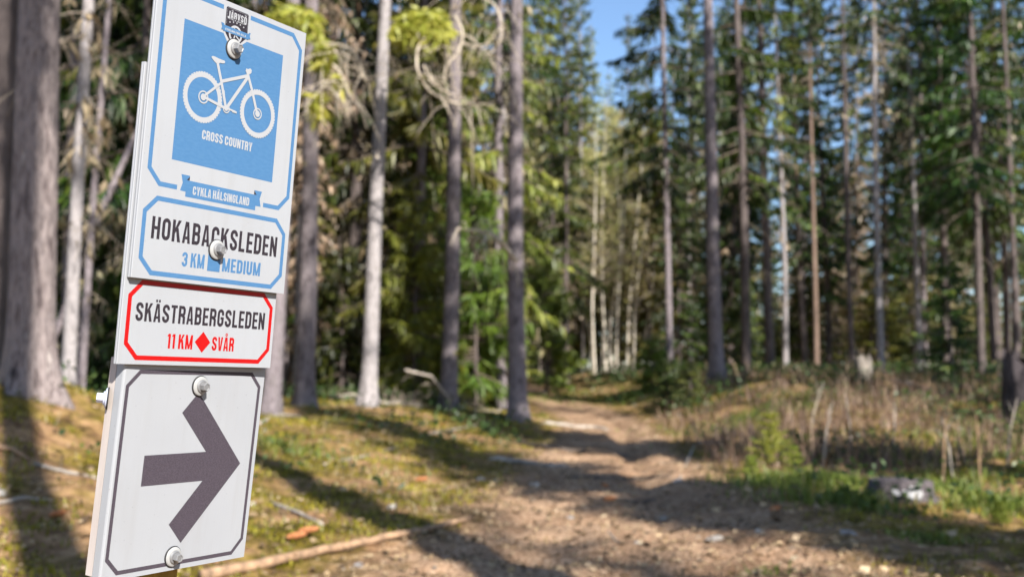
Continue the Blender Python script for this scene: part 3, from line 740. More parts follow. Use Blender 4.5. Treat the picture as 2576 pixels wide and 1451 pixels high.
# unseen trees beside and behind the photographer, placed for their shade on the scene
for k, (x, y, kd, lab) in enumerate([(4.6, -3.1, 'high_b', 'spruce behind the photographer whose trunk shades the foreground moss'), (8.75, -3.9, 'shade', 'spruce behind the photographer shading the middle of the path'), (11.0, -8.2, 'shade', 'unseen shade spruce farther behind the photographer on the right'),
                                     (13.9, -13.5, 'shade', 'unseen shade spruce farthest behind the photographer on the right'), (6.9, 6.9, 'shade', 'spruce just outside the right edge shading the straight grey trunk'), (8.6, 3.5, 'shade', 'spruce outside the right edge shading the far path'),
                                     (5.7, 2.0, 'high_a', 'spruce beside the photographer shading the trunk nearest the sign'), (13.0, 6.0, 'high_b', 'tall spruce outside the right edge near the brush'), (17.0, 10.5, 'shade', 'spruce outside the right edge behind the brush'), (12.0, 13.5, 'shade', 'spruce outside the right edge shading the right bank'),
                                     (18.0, 14.0, 'shade', 'unseen shade spruce outside the right edge, nearest of the far row'), (20.2, 19.0, 'shade', 'unseen shade spruce outside the right edge in the middle of the far row'), (23.0, 24.0, 'shade', 'unseen shade spruce outside the right edge, farthest of the far row'), (16.3, 18.5, 'shade', 'unseen shade spruce just outside the right edge beside the far row'), (15.2, 8.6, 'shade', 'spruce outside the right edge before the far row'),
                                     (7.9, -4.2, 'mid_c', 'slim spruce behind the photographer shading the left edge of the path'),
                                     (12.7, -16.9, 'high_a', 'tall spruce far behind the photographer dappling the foreground'),
                                     (1.45, -1.48, 'thick', 'thick spruce right behind the photographer shading the spruce on the mound')]):
    tree('spruce_tree', kd, x, y, 0.62 if k == 0 else None, (0.0, 0.0), k * 1.3, lab, 'tree', 'unseen shade trees around the photographer', crown_scale={'shade': 0.72, 'mid_c': 0.55}.get(kd, 1.0))

# ------------------------------------------------------------------ the trail sign
def arc(cx, cy, r, a0, a1, n=9):
    return [(cx + r * math.cos(math.radians(a0 + (a1 - a0) * i / n)), cy + r * math.sin(math.radians(a0 + (a1 - a0) * i / n))) for i in range(n + 1)]

def stroke(pts, t, closed=False):
    """quads of a band of width t along a polyline, mitred"""
    n = len(pts); L = []; Rr = []
    for i in range(n):
        p = Vector(pts[i])
        a = Vector(pts[(i - 1) % n]) if (closed or i > 0) else None
        b = Vector(pts[(i + 1) % n]) if (closed or i < n - 1) else None
        d0 = (p - a).normalized() if a is not None else None
        d1 = (b - p).normalized() if b is not None else None
        if d0 is None: d0 = d1
        if d1 is None: d1 = d0
        m = (d0 + d1)
        m = m.normalized() if m.length > 1e-6 else d0
        nn = Vector((-m.y, m.x))
        k = t / 2 / max(0.35, m.dot(d0))
        L.append(tuple(p + nn * k)); Rr.append(tuple(p - nn * k))
    out = []
    for i in range(n if closed else n - 1):
        j = (i + 1) % n
        out.append([L[i], Rr[i], Rr[j], L[j]])
    return out

def rect(x0, y0, x1, y1): return [(x0, y0), (x1, y0), (x1, y1), (x0, y1)]

def glyph(ch, t):
    """(width, list of polygons) of a narrow capital, height 1"""
    w = 0.50; a = t / 2; L, Rg = a, w - a; r = (w - t) / 2; c = w / 2
    top, bot = 1 - a - r, a + r
    V = []
    if ch in 'ÄÅ':
        gw, V = glyph('A', t)
        if ch == 'Ä': V = V + [rect(c - 0.16, 1.08, c - 0.035, 1.22), rect(c + 0.035, 1.08, c + 0.16, 1.22)]
        else: V = V + stroke(arc(c, 1.18, 0.085, 0, 337.5, 15), 0.07, True)
        return gw, V
    if ch == 'Ö':
        gw, V = glyph('O', t)
        return gw, V + [rect(c - 0.17, 1.08, c - 0.03, 1.22), rect(c + 0.03, 1.08, c + 0.17, 1.22)]
    if ch == 'H': V = [rect(0, 0, t, 1), rect(w - t, 0, w, 1), rect(t, 0.5 - a * 0.85, w - t, 0.5 + a * 0.85)]
    elif ch == 'O': V = stroke([(Rg, top)] + arc(c, top, r, 0, 180)[1:] + [(L, bot)] + arc(c, bot, r, 180, 360)[1:], t, True)
    elif ch == 'C': V = stroke([(Rg, 0.63), (Rg, top)] + arc(c, top, r, 0, 180)[1:] + [(L, bot)] + arc(c, bot, r, 180, 360)[1:] + [(Rg, 0.37)], t)
    elif ch == 'G': V = stroke([(Rg, 0.65), (Rg, top)] + arc(c, top, r, 0, 180)[1:] + [(L, bot)] + arc(c, bot, r, 180, 360)[1:] + [(Rg, 0.55)], t) + [rect(c - 0.01, 0.42, w - t, 0.55)]
    elif ch == 'S': V = stroke([(Rg, 0.70), (Rg, top)] + arc(c, top, r, 0, 180)[1:] + [(L, 0.70), (L + 0.035, 0.60), (c, 0.5), (Rg - 0.035, 0.40), (Rg, 0.30), (Rg, bot)] + arc(c, bot, r, 0, -180)[1:] + [(L, 0.33)], t)
    elif ch == 'J':
        w = 0.42; Rg = w - a; r = (w - t) / 2; c = w / 2; bot = a + r
        V = stroke([(Rg, 1), (Rg, bot)] + arc(c, bot, r, 0, -180)[1:] + [(a, 0.30)], t)
    elif ch == 'U': V = stroke([(L, 1), (L, bot)] + arc(c, bot, r, 180, 360)[1:] + [(Rg, 1)], t)
    elif ch == 'D':
        q = 0.15
        V = [rect(0, 0, t, 1)] + stroke([(t, 1 - a), (Rg - q, 1 - a)] + arc(Rg - q, 1 - a - q, q, 90, 0, 6)[1:] + [(Rg, a + q)] + arc(Rg - q, a + q, q, 0, -90, 6)[1:] + [(t, a)], t)
    elif ch == 'B':
        q = 0.13
        V = [rect(0, 0, t, 1)] + stroke([(t, 1 - a), (Rg - q - 0.01, 1 - a)] + arc(Rg - q - 0.01, 1 - a - q, q, 90, 0, 6)[1:] + [(Rg - 0.01, 0.52 + q)] + arc(Rg - q - 0.01, 0.52 + q, q, 0, -90, 6)[1:] + [(t, 0.52)], t * 0.95)
        V += stroke([(t, 0.515), (Rg - q, 0.515)] + arc(Rg - q, 0.515 - q, q, 90, 0, 6)[1:] + [(Rg, a + q)] + arc(Rg - q, a + q, q, 0, -90, 6)[1:] + [(t, a)], t * 0.95)
    elif ch in 'RP':
        q = 0.14
        V = [rect(0, 0, t, 1)] + stroke([(t, 1 - a), (Rg - q, 1 - a)] + arc(Rg - q, 1 - a - q, q, 90, 0, 6)[1:] + [(Rg, 0.49 + q)] + arc(Rg - q, 0.49 + q, q, 0, -90, 6)[1:] + [(t, 0.49)], t)
        if ch == 'R': V += stroke([(c, 0.47), (Rg - 0.06, 0.44), (Rg - 0.005, 0.35), (Rg - 0.005, 0.0)], t)
    elif ch == 'A':
        V = [[(0, 0), (t * 0.95, 0), (c, 0.80), (c, 1), (c - t * 0.62, 1)], [(w, 0), (c + t * 0.62, 1), (c, 1), (c, 0.80), (w - t * 0.95, 0)], rect(t * 0.9, 0.19, w - t * 0.9, 0.32)]
    elif ch == 'V':
        V = [[(0, 1), (c - t * 0.62, 0), (c, 0), (c, 0.22), (t * 0.95, 1)], [(w, 1), (w - t * 0.95, 1), (c, 0.22), (c, 0), (c + t * 0.62, 0)]]
    elif ch == 'N': V = [rect(0, 0, t * 0.95, 1), rect(w - t * 0.95, 0, w, 1), [(0, 1), (w - t * 0.95, 0), (w, 0), (t * 0.95, 1)]]
    elif ch == 'M':
        w = 0.66; c = w / 2
        V = [rect(0, 0, t * 0.93, 1), rect(w - t * 0.93, 0, w, 1), [(0, 1), (c - t * 0.4, 0.02), (c, 0.02), (c, 0.30), (t, 1)], [(w, 1), (w - t, 1), (c, 0.30), (c, 0.02), (c + t * 0.4, 0.02)]]
    elif ch == 'K':
        w = 0.52
        V = [rect(0, 0, t, 1), [(t * 0.9, 0.34), (t * 0.9, 0.60), (w - t * 1.05, 1), (w, 1)], [(t * 1.25, 0.58), (w - t * 1.05, 0), (w + 0.01, 0), (t * 2.1, 0.66)]]
    elif ch == 'L': w = 0.42; V = [rect(0, 0, t, 1), rect(t, 0, w, t * 0.9)]
    elif ch == 'E': w = 0.43; V = [rect(0, 0, t, 1), rect(t, 0, w, t * 0.88), rect(t, 1 - t * 0.88, w, 1), rect(t, 0.5 - t * 0.42, w - 0.03, 0.5 + t * 0.42)]
    elif ch == 'F': w = 0.42; V = [rect(0, 0, t, 1), rect(t, 1 - t * 0.88, w, 1), rect(t, 0.46, w - 0.03, 0.46 + t * 0.85)]
    elif ch == 'I': w = t; V = [rect(0, 0, t, 1)]
    elif ch == 'T': w = 0.45; V = [rect(0, 1 - t * 0.88, w, 1), rect(w / 2 - a, 0, w / 2 + a, 1 - t * 0.88)]
    elif ch == 'Y': V = [rect(c - a, 0, c + a, 0.42), [(0, 1), (c - a, 0.42), (c + a * 0.2, 0.42), (t, 1)], [(w, 1), (w - t, 1), (c - a * 0.2, 0.42), (c + a, 0.42)]]
    elif ch == '1': w = 0.30; V = [rect(w - t, 0, w, 1), [(0.02, 0.80), (w - t, 0.84), (w - t, 1), (w - t * 0.8, 1), (0.02, 0.90)]]
    elif ch == '3':
        V = stroke([(L, 0.70), (L, top)] + arc(c, top, r, 180, 0)[1:] + [(Rg, 0.64), (Rg - 0.04, 0.55), (c - 0.04, 0.52)], t)
        V += stroke([(c - 0.04, 0.515), (Rg - 0.04, 0.48), (Rg, 0.40), (Rg, bot)] + arc(c, bot, r, 0, -180)[1:] + [(L, 0.30)], t)
    return w, V

class Print:
    """flat print on a plate: polygons in millimetres, each a hair in front of the one before"""
    def __init__(s, z=0.05): s.mb = MB(); s.z = z; s.k = 0
    def poly(s, pts, mi=0):
        s.k += 1; z = (s.z + s.k * 0.0012) * 0.001
        A = sum(pts[i][0] * pts[(i + 1) % len(pts)][1] - pts[(i + 1) % len(pts)][0] * pts[i][1] for i in range(len(pts)))
        if A < 0: pts = pts[::-1]
        s.mb.add([(x * 0.001, y * 0.001, z) for x, y in pts], [tuple(range(len(pts)))], mi)
    def polys(s, L, mi=0):
        for p in L: s.poly(p, mi)
    def text(s, txt, x0, x1, y0, y1, t=0.17, gap=0.10, mi=0, bend=None):
        g = []; w = 0
        for ch in txt:
            if ch == ' ': w += 0.20; continue
            gw, V = glyph(ch, t); g.append((w, V)); w += gw + gap
        w -= gap; sx = (x1 - x0) / w; h = y1 - y0
        for o, V in g:
            for p in V:
                q = [(x0 + (o + x) * sx, y0 + y * h) for x, y in p]
                if bend: q = [bend(x, y) for x, y in q]
                s.poly(q, mi)
    def build(s, name, mats, parent, label=None):
        o = s.mb.build(name, mats, parent)
        if label: o['label'] = label
        return o

def chamfer_frame(x0, x1, y0, y1, c):
    return [(x0 + c, y1), (x1 - c, y1), (x1, y1 - c), (x1, y0 + c), (x1 - c, y0), (x0 + c, y0), (x0, y0 + c), (x0, y1 - c)]

def plate_matrix(R, T):
    """plate frame (x right, y up, z towards the viewer) into the world, from its pose seen by the camera"""
    R = np.array(R)
    m = Matrix.Identity(4)
    ax = [R[:, 0], -R[:, 1], -R[:, 2]]
    for j in range(3):
        m[0][j], m[1][j], m[2][j] = ax[j][0], -ax[j][1], -ax[j][2]
    m[0][3], m[1][3], m[2][3] = T[0], -T[1], -T[2]
    cw = Matrix.Translation(cam.location) @ cam.rotation_euler.to_matrix().to_4x4()
    return cw @ m

RA = [[0.5169505960792754, -0.07637074993750365, -0.8526016594910023], [0.08087543294299918, 0.99591436898481, -0.040171308117441386], [0.8521861566342827, -0.04818794666270035, 0.521015044155994]]
TA = [-0.2727491867387311, -0.13227242568586045, 1.0]
RB = [[0.48774055602694855, -0.10654240586501931, -0.8664628473042119], [0.0837686009513757, 0.9936566694698139, -0.07502829274880289], [0.8689602818890386, -0.0359880392720191, 0.49357156474840513]]
TB = [-0.27416946358721933, -0.1375175834818329, 1.009]
mA, mB = plate_matrix(RA, TA), plate_matrix(RB, TB)

post_foot = mB @ Vector((0.012, -1.2, -0.04))
down = (mB.to_3x3() @ Vector((0, -1, 0))).normalized()
foot = mB @ Vector((0.012, -0.4, -0.04))
foot = foot + down * ((foot.z - hz(foot.x, foot.y)) / -down.z)
sign = empty('trail_sign', foot)
tag(sign, 'leaning wooden trail sign post carrying white bike route plates with a big right arrow', 'sign')
bpy.context.view_layer.update()
inv = sign.matrix_basis.inverted()

def plate(name, mw, x0, x1, y0, y1, th, label, lip=0.0):
    """a sheet of corrugated plastic with its front face at z = 0; lip: depth of a folded left edge"""
    mb = MB(); e = 0.0005
    a, b, c, d, t = x0 * .001, x1 * .001, y0 * .001, y1 * .001, th * .001
    ny = 12
    if lip:
        r = 0.0018; prof = [(b, -t), (b, -e), (b - e, 0), (a + r, 0), (a + r * 0.3, -r * 0.3), (a, -r), (a, -lip * .001 + e), (a + e, -lip * .001), (a + 0.0035, -lip * .001), (a + 0.0035, -t), ]
    else:
        prof = [(b, -t), (b, -e), (b - e, 0), (a + e, 0), (a, -e), (a, -t * 0.42), (a + 0.0006, -t * 0.5), (a + 0.0006, -t * 0.62), (a, -t * 0.7), (a, -t)]
    n = len(prof)
    vs = [(x, c, z) for x, z in prof] + [(x, d, z) for x, z in prof]
    fs = [(k, (k + 1) % n, n + (k + 1) % n, n + k) for k in range(n)]
    fs += [tuple(range(n))[::-1], tuple(range(n, 2 * n))]
    mb.add(vs, fs)
    o = mb.build(name, M['plate'], sign)
    o.matrix_local = inv @ mw
    o['label'] = label
    import bmesh
    bm = bmesh.new(); bm.from_mesh(o.data); bmesh.ops.recalc_face_normals(bm, faces=bm.faces); bm.to_mesh(o.data); bm.free()
    return o

mA2 = mA @ Matrix.Translation((0, 0, -0.006))
p1 = plate('sign_plate', mA, -79, 108, -129.5, 133.2, 4.6, 'upper white plate with the blue bicycle picture and the black name of the three kilometre route')
p2 = plate('sign_plate', mA2, -80.5, 104.2, -203.6, 56, 4.2, 'white plate with the red frame, tucked under the blue one')
p3 = plate('sign_plate', mB, -73.5, 103.3, -397.5, -203, 4.0, 'lowest white plate with the large dark arrow', lip=10)

# upper plate: blue print
f = Print()
fr = chamfer_frame(-72.6, 103.5, -48.3, 128.5, 13.6)
s_ = 4.2; h_ = s_ / 2
def inset(P, d):
    x0 = min(x for x, y in P); x1 = max(x for x, y in P); y0 = min(y for x, y in P); y1 = max(y for x, y in P)
    c = P[0][0] - x0
    return chamfer_frame(x0 + d, x1 - d, y0 + d, y1 - d, c - d + d * math.tan(math.pi / 8))
F_ = inset(fr, h_)
f.polys(stroke([(-3.4, F_[0][1]), F_[0], F_[7], F_[6], F_[5], (-38.6, F_[5][1])], s_))
f.polys(stroke([(30.8, F_[1][1]), F_[1], F_[2], F_[3], F_[4], (68.3, F_[4][1])], s_))
f.polys(stroke(inset(chamfer_frame(-73.2, 102.4, -126.1, -56.85, 13.6), h_), s_, True))
f.build('frame_line', M['blue'], p1)
f = Print(); f.poly(rect(-47.3, -22.8, 77.7, 102.8)); f.build('picture_panel', M['blue'], p1)
f = Print(0.10); f.poly([(-1.2, 112), (-1.2, 102.9), (3.0, 97.6), (9.5, 91.5), (17.0, 91.5), (22.8, 98.2), (28.6, 102.9), (29.8, 112)]); f.build('badge_outline', M['white'], p1)

# the bicycle
f = Print(0.08)
def wheel(cx, cy):
    ro, n = 23.3, 138
    for i in range(n):
        a0, a1 = 2 * math.pi * i / n, 2 * math.pi * (i + 1) / n
        r2 = ro if i % 3 else 22.5
        f.poly([(cx + 18.0 * math.cos(a0), cy + 18.0 * math.sin(a0)), (cx + r2 * math.cos(a0), cy + r2 * math.sin(a0)), (cx + r2 * math.cos(a1), cy + r2 * math.sin(a1)), (cx + 18.0 * math.cos(a1), cy + 18.0 * math.sin(a1))])
wheel(-18.7, 38.9); wheel(50.4, 38.9)
for cx, cy, rr in ((-18.4, 39.1, 5.9), (50.0, 38.8, 5.6)):
    f.polys(stroke(arc(cx, cy, rr - 0.6, 0, 345, 23), 1.3, True))
    f.poly(arc(cx, cy, 3.1, 0, 342, 19))
f.poly([(-13.4, 77.2), (-11.9, 78.6), (-9.2, 78.7), (-3, 78.0), (2.6, 78.0), (3.7, 77.0), (3.0, 75.5), (0.5, 74.9), (-2.4, 74.6), (-3.6, 73.6), (-7.2, 73.2), (-10.6, 75.0)])
f.polys(stroke([(-5.6, 74.6), (1.4, 57.5), (9.3, 35.8)], 3.0))
f.polys(stroke([(0.2, 57.9), (32.6, 71.2)], 3.0))
f.polys(stroke([(33.6, 70.4), (10.8, 36.3)], 3.3))
f.polys(stroke([(32.0, 75.5), (34.6, 70.0), (40.4, 58.9), (49.2, 39.2)], 3.0))
f.polys(stroke([(-17.4, 39.4), (9.8, 34.9)], 2.6)); f.polys(stroke([(-17.6, 40.4), (1.4, 57.0)], 2.4))
f.poly([(29.8, 75.2), (30.6, 78.0), (32.6, 77.6), (35.6, 79.2), (37.6, 78.0), (37.4, 75.2), (35.4, 73.4), (32.0, 73.6)])
f.polys(stroke(arc(10.2, 34.9, 3.7, 150, 390, 16), 1.1)); f.poly(arc(10.0, 34.9, 2.3, 0, 340, 17))
f.polys(stroke([(11.2, 35.4), (21.6, 34.6)], 1.7)); f.poly(rect(17.6, 33.2, 23.4, 35.0))
f.polys(stroke([(5.6, 51), (8.6, 37.8)], 0.8))
f.build('bicycle_symbol', M['white'], p1)
f = Print(0.08); f.text('CROSS COUNTRY', -15.6, 47.0, 1.55, 10.1, 0.19, 0.085); f.build('lettering', M['white'], p1)

# ribbon below the picture
f = Print()
f.poly([(-35.0, -33.8), (-25.0, -33.8), (-25.0, -38.2), (-25.0, -48.7), (-35.0, -48.4), (-32.7, -41.0)])
f.poly([(55.2, -33.9), (65.4, -33.9), (63.0, -41.2), (65.2, -48.6), (55.2, -48.6)])
f.poly(rect(-28.6, -53.0, 58.3, -38.2)); f.build('ribbon', M['blue'], p1)
f = Print(0.08); f.poly([(-28.2, -38.1), (-25.0, -34.4), (-25.0, -38.1)]); f.poly([(55.2, -34.1), (58.5, -38.1), (55.2, -38.1)]); f.build('ribbon_fold', M['black'], p1)
f = Print(0.08); f.text('CYKLA HÄLSINGLAND', -20.4, 49.6, -50.0, -42.2, 0.19, 0.085); f.build('lettering', M['white'], p1)

# route name
f = Print(); f.text('HOKABACKSLEDEN', -62.2, 91.9, -94.3, -74.9, 0.172, 0.115); f.build('lettering', M['black'], p1)
f = Print(); f.text('3 KM', -25.6, 0.7, -115.0, -102.1, 0.185, 0.10); f.text('MEDIUM', 22.8, 72.0, -115.1, -102.3, 0.185, 0.10); f.poly(rect(4.6, -116.1, 19.9, -100.4)); f.build('lettering', M['blue'], p1)

# badge
f = Print(0.14)
f.poly([(1.2, 128.5), (26.8, 128.5), (28.1, 127.2), (28.3, 111.0), (27.0, 105.2), (21.0, 99.4), (14.3, 93.4), (12.8, 93.4), (6.0, 98.6), (1.2, 103.6), (0.0, 111.0), (-0.1, 127.2)])
b_ = f.build('badge', M['black'], p1)
f = Print(0.17)
arch = lambda x, y: (x, y - 2.6 * (max(0.0, abs(x - 14.0) / 12.0 - 0.0)) ** 2 * ((124.9 - y) / 6.5 if y < 124.9 else 0) - 0.0)
f.text('JÄRVSÖ', 2.1, 25.9, 119.4, 125.2, 0.19, 0.10, 0, arch)
f.text('CYKLA JÄRVSÖ', 4.0, 23.9, 117.3, 118.7, 0.15, 0.14)
for x, y in ((5.2, 114.8), (9.5, 115.9), (13.8, 116.2), (18.2, 115.9), (22.6, 114.8)):
    f.poly([(x + (1.15 if k % 2 == 0 else 0.5) * math.sin(k * math.pi / 5), y + (1.15 if k % 2 == 0 else 0.5) * math.cos(k * math.pi / 5)) for k in range(10)])
f.polys(stroke(arc(13.2, 105.2, 7.3, 0, 348, 29), 2.0, True))
for k in range(5):
    an = math.radians(90 + 72 * k)
    f.polys(stroke([(13.2 + 1.2 * math.cos(an), 105.2 + 1.2 * math.sin(an)), (13.2 + 6.6 * math.cos(an + 0.3), 105.2 + 6.6 * math.sin(an + 0.3))], 1.3))
for k in range(18):
    if k % 1 == 0: f.poly(rect(1.8 + k * 1.38, 127.4, 2.7 + k * 1.38, 127.7))
for k in range(10):
    f.poly(rect(0.75, 112.5 + k * 1.42, 1.05, 113.4 + k * 1.42)); f.poly(rect(27.0, 112.5 + k * 1.42, 27.3, 113.4 + k * 1.42))
f.build('badge_print', M['white'], p1)
f = Print(0.46)
f.poly([(-5.3, 112.0), (-1.4, 111.6), (-1.4, 106.2), (-4.6, 105.6), (-3.8, 108.8)]); f.poly([(29.6, 111.6), (32.0, 111.9), (31.2, 109.0), (32.4, 106.2), (29.6, 105.8)])
f.poly([(-2.2, 110.4), (29.8, 110.4), (29.8, 104.9), (-2.2, 104.9)]); f.build('ribbon', M['blue'], p1)
f = Print(0.50); f.text('CYKLING FÖR ALLA', 0.2, 26.2, 106.2, 108.2, 0.19, 0.09); f.build('lettering', M['white'], p1)

# middle plate
f = Print(); f.polys(stroke(inset(chamfer_frame(-75.2, 100.1, -199.9, -130.6, 13.3), 2.05), 4.1, True)); f.build('frame_line', M['red'], p2)
f = Print(); f.text('SKÄSTRABERGSLEDEN', -65.7, 90.1, -166.2, -150.0, 0.172, 0.105); f.build('lettering', M['black'], p2)
f = Print(); f.text('11 KM', -28.8, 0.9, -188.8, -175.7, 0.185, 0.10); f.text('SVÅR', 24.4, 52.2, -188.9, -176.0, 0.185, 0.09); f.build('lettering', M['red'], p2)
f = Print(); f.poly([(12.8, -172.0), (22.2, -181.7), (12.8, -191.4), (3.3, -181.7)]); f.build('diamond_symbol', M['red'], p2)

# arrow plate
f = Print(); f.polys(stroke(inset(chamfer_frame(-70.0, 98.4, -393.1, -214.3, 13.8), 1.85), 3.7, True)); f.build('frame_line', M['arrow'], p3)
f = Print(); f.poly([(-40.2, -290.1), (34.0, -290.1), (-1.6, -252.8), (16.2, -234.0), (82.0, -303.6), (15.2, -373.4), (-2.0, -354.8), (33.8, -317.3), (-40.2, -317.3)])
ar = f.mb
f.mb = MB(); ztop = 0.00016
# (concave outline: built from convex pieces so that it fills cleanly)
for pc in ([(-40.2, -290.1), (-40.2, -317.3), (33.8, -317.3), (34.0, -290.1)], [(34.0, -290.1), (33.8, -317.3), (82.0, -303.6)], [(-1.6, -252.8), (34.0, -290.1), (82.0, -303.6), (16.2, -234.0)], [(33.8, -317.3), (-2.0, -354.8), (15.2, -373.4), (82.0, -303.6)]):
    f.mb.add([(x * .001, y * .001, ztop) for x, y in pc], [(0, 1, 2, 3)[:len(pc)]])
o = f.build('arrow_symbol', M['arrow'], p3)

# screws with their domed washers
def screw(mw, x, y, name='bolt', label=None, mats=('bolt_head', 'bolt'), yaw=0.0, k=1.0):
    mb = MB()
    mb.lathe([(0.0001, 0.0010), (0.0088, 0.0011), (0.0091, 0.0015), (0.0085, 0.0023), (0.0066, 0.0030), (0.0001, 0.0030)], 40)
    w = MB()
    w.lathe([(0.0060, 0.0029), (0.0062, 0.0034), (0.0058, 0.0041), (0.0050, 0.0045), (0.0001, 0.0045)], 30)
    hx = 0.0043
    ring = lambda r, z: [(r * math.cos(math.radians(60 * i + 12)), r * math.sin(math.radians(60 * i + 12)), z) for i in range(6)]
    vs = ring(hx, 0.0044) + ring(hx, 0.0090) + ring(hx * 0.90, 0.0097) + ring(hx * 0.72, 0.0098) + ring(hx * 0.62, 0.0094)
    fs = []
    for i in range(4):
        for q in range(6):
            q2 = (q + 1) % 6; fs.append((i * 6 + q, i * 6 + q2, (i + 1) * 6 + q2, (i + 1) * 6 + q))
    fs.append(tuple(range(24, 30)))
    w.add(vs, fs)
    loc = mw @ Matrix.Translation((x * .001, y * .001, 0.0001)) @ Matrix.Rotation(yaw, 4, 'Z') @ Matrix.Scale(k, 4)
    b = w.build(name, M[mats[0]], sign); b.matrix_local = inv @ loc
    if label: b['label'] = label
    ww = mb.build('washer', M[mats[1]], b)
    sl = MB(); sl.lathe([(0.0001, -0.0001), (0.0097, -0.0001), (0.0099, 0.0006), (0.0093, 0.0012), (0.0001, 0.0012)], 36); sl.build('seal_shadow_ring', M['seal_shadow'], b)  # dark ring under the washer, its contact shadow made as a rubber seal
    return b
screw(mA, 12.6, 91.4, label='white hexagon screw under the badge'); screw(mA, 13.6, -96.0, yaw=0.2)
screw(mB, 16.2, -228.2, yaw=0.5); screw(mB, 7.2, -385.0, yaw=0.1)
ax = Vector((-0.75, 0.0, -0.66)).normalized()
side = mB @ Matrix.Translation((-0.0725, -0.2415, -0.0165)) @ ax.to_track_quat('Z', 'Y').to_matrix().to_4x4()
screw(side, 0, 0, label='bluish screw sticking out at the left behind the arrow plate', mats=('bolt_side', 'bolt_side'))

mb = MB(); mb.box(-0.073, 0.098, -0.394, -0.2055, -0.0185, -0.0108)
o = mb.build('backing_board', M['board'], sign); o.matrix_local = inv @ mB
mb = MB(); bot = (inv @ mB).inverted() @ Vector((0, 0, 0))
mb.box(-0.011, 0.0345, bot.y - 0.15, 0.10, -0.064, -0.0188)
o = mb.build('post', M['post'], sign); o.matrix_local = inv @ mB

# ------------------------------------------------------------------ ground cover
G = np.random.default_rng(23)
def in_view(n, Ylo, Yhi, pxlo, pxhi, power=1.0):
    """points spread over the ground between two distances and two photo columns"""
    Y = (Ylo ** (2 - power) + (Yhi ** (2 - power) - Ylo ** (2 - power)) * G.random(n)) ** (1 / (2 - power))
    px = pxlo + (pxhi - pxlo) * G.random(n)
    X = (px - 1288) / F2 * Y
    return X, Y
def dpath(X, Y): return np.abs(X - path_c(Y)) / path_w(Y)

def blades(X, Y, h, w, lean, dz=-0.01, seg=2):
    """upright blades: base points, heights, widths; two faces each, bending over"""
    n = len(X)
    b = np.stack([X, Y, height(X, Y) + dz], -1)
    az = G.uniform(0, 6.28, n); l = lean * G.random(n) * h
    d = np.stack([np.cos(az), np.sin(az), np.zeros(n)], -1)
    sdir = np.stack([-np.sin(az + G.normal(0, 0.6, n)), np.cos(az), np.zeros(n)], -1)
    mid = b + d * (l * 0.3)[:, None] + np.array([0, 0, 1.0]) * (h * 0.58)[:, None]
    tip = b + d * l[:, None] + np.array([0, 0, 1.0]) * (h * (1 - 0.25 * lean * G.random(n)))[:, None]
    sw = sdir * (w * 0.5)[:, None]
    v = np.stack([b - sw, b + sw, mid + sw * 0.7, mid - sw * 0.7, tip], 1).reshape(-1, 3)
    k = np.arange(n)[:, None] * 5
    return v, k + np.array([[0, 1, 2, 3]]), k + np.array([[3, 2, 4]])

def stuff(name, v, q, t, mat, var, label):
    me = mesh_np(name, v, q, t, mats=[mat], var=var)
    return tag(link(name, me), label, None, None, 'stuff')

# moss cushions on the left bank and, thinner, on the right
X, Y = in_view(150000, 4.6, 26, -120, 2700, 1.0)
cl = fbm(X * 1.4, Y * 1.4, 61, 4) + 0.5 * fbm(X * 5, Y * 5, 62, 3)
keep = (dpath(X, Y) > 1.02 + 0.5 * G.random(len(X))) & (cl > -0.10 + 0.16 * G.random(len(X))) & ((X < path_c(Y)) | (G.random(len(X)) < 0.4))
X, Y, cl = X[keep], Y[keep], cl[keep]
n = len(X)
v, q, t = blades(X, Y, G.uniform(0.02, 0.055, n) * (1 + 0.02 * Y), G.uniform(0.005, 0.014, n) * (1 + 0.04 * Y), 0.9)
var = (0.45 + 1.3 * cl + G.normal(0, 0.16, n)).clip(0, 1)
stuff('moss', v, q, t, M['moss'], np.concatenate([var, var]), 'yellow green moss cushions on the bank')

# green grass and shoots on the right of the path, round the grey stump and the seedlings
def patch(n, cx, cy, rx, ry): 
    r = np.abs(G.normal(0, 0.6, n)); a = G.uniform(0, 6.28, n)
    return cx + rx * r * np.cos(a), cy + ry * r * np.sin(a)
PX_, PY_ = [], []
for (n, cx, cy, rx, ry) in [(2600, 2.75, 10.2, 0.75, 0.8), (1800, 3.6, 9.9, 0.8, 0.7), (900, 4.4, 12.5, 1.0, 0.9), (900, 5.6, 11.8, 0.9, 0.8), (800, 3.4, 14.5, 0.9, 1.0), (900, 7.2, 17, 1.6, 1.4), (1400, 3.9, 8.7, 0.5, 0.5), (900, 2.6, 8.6, 0.7, 0.4), (1800, 6.6, 14.0, 1.6, 1.2), (2200, 4.8, 20, 2.2, 1.6), (1300, 1.6, 33, 2.0, 4), (1500, 3.6, 30, 1.2, 3), (400, 2.6, 6.9, 0.25, 0.25), (250, -1.75, 6.6, 0.3, 0.3), (500, -2.4, 11.5, 1.2, 1.4), (300, 1.3, 5.75, 0.14, 0.12)]:
    a, b = patch(n, cx, cy, rx, ry); PX_.append(a); PY_.append(b)
X, Y = np.concatenate(PX_), np.concatenate(PY_); n = len(X)
v, q, t = blades(X, Y, G.uniform(0.05, 0.17, n) * np.where(Y < 7.2, 0.5, 1), G.uniform(0.006, 0.014, n) * (1 + 0.03 * Y), 1.0)
var = (0.5 + G.normal(0, 0.22, n)).clip(0, 1)
stuff('grass', v, q, t, M['grass'], np.concatenate([var, var]), 'tufts of fresh green grass beside the path')

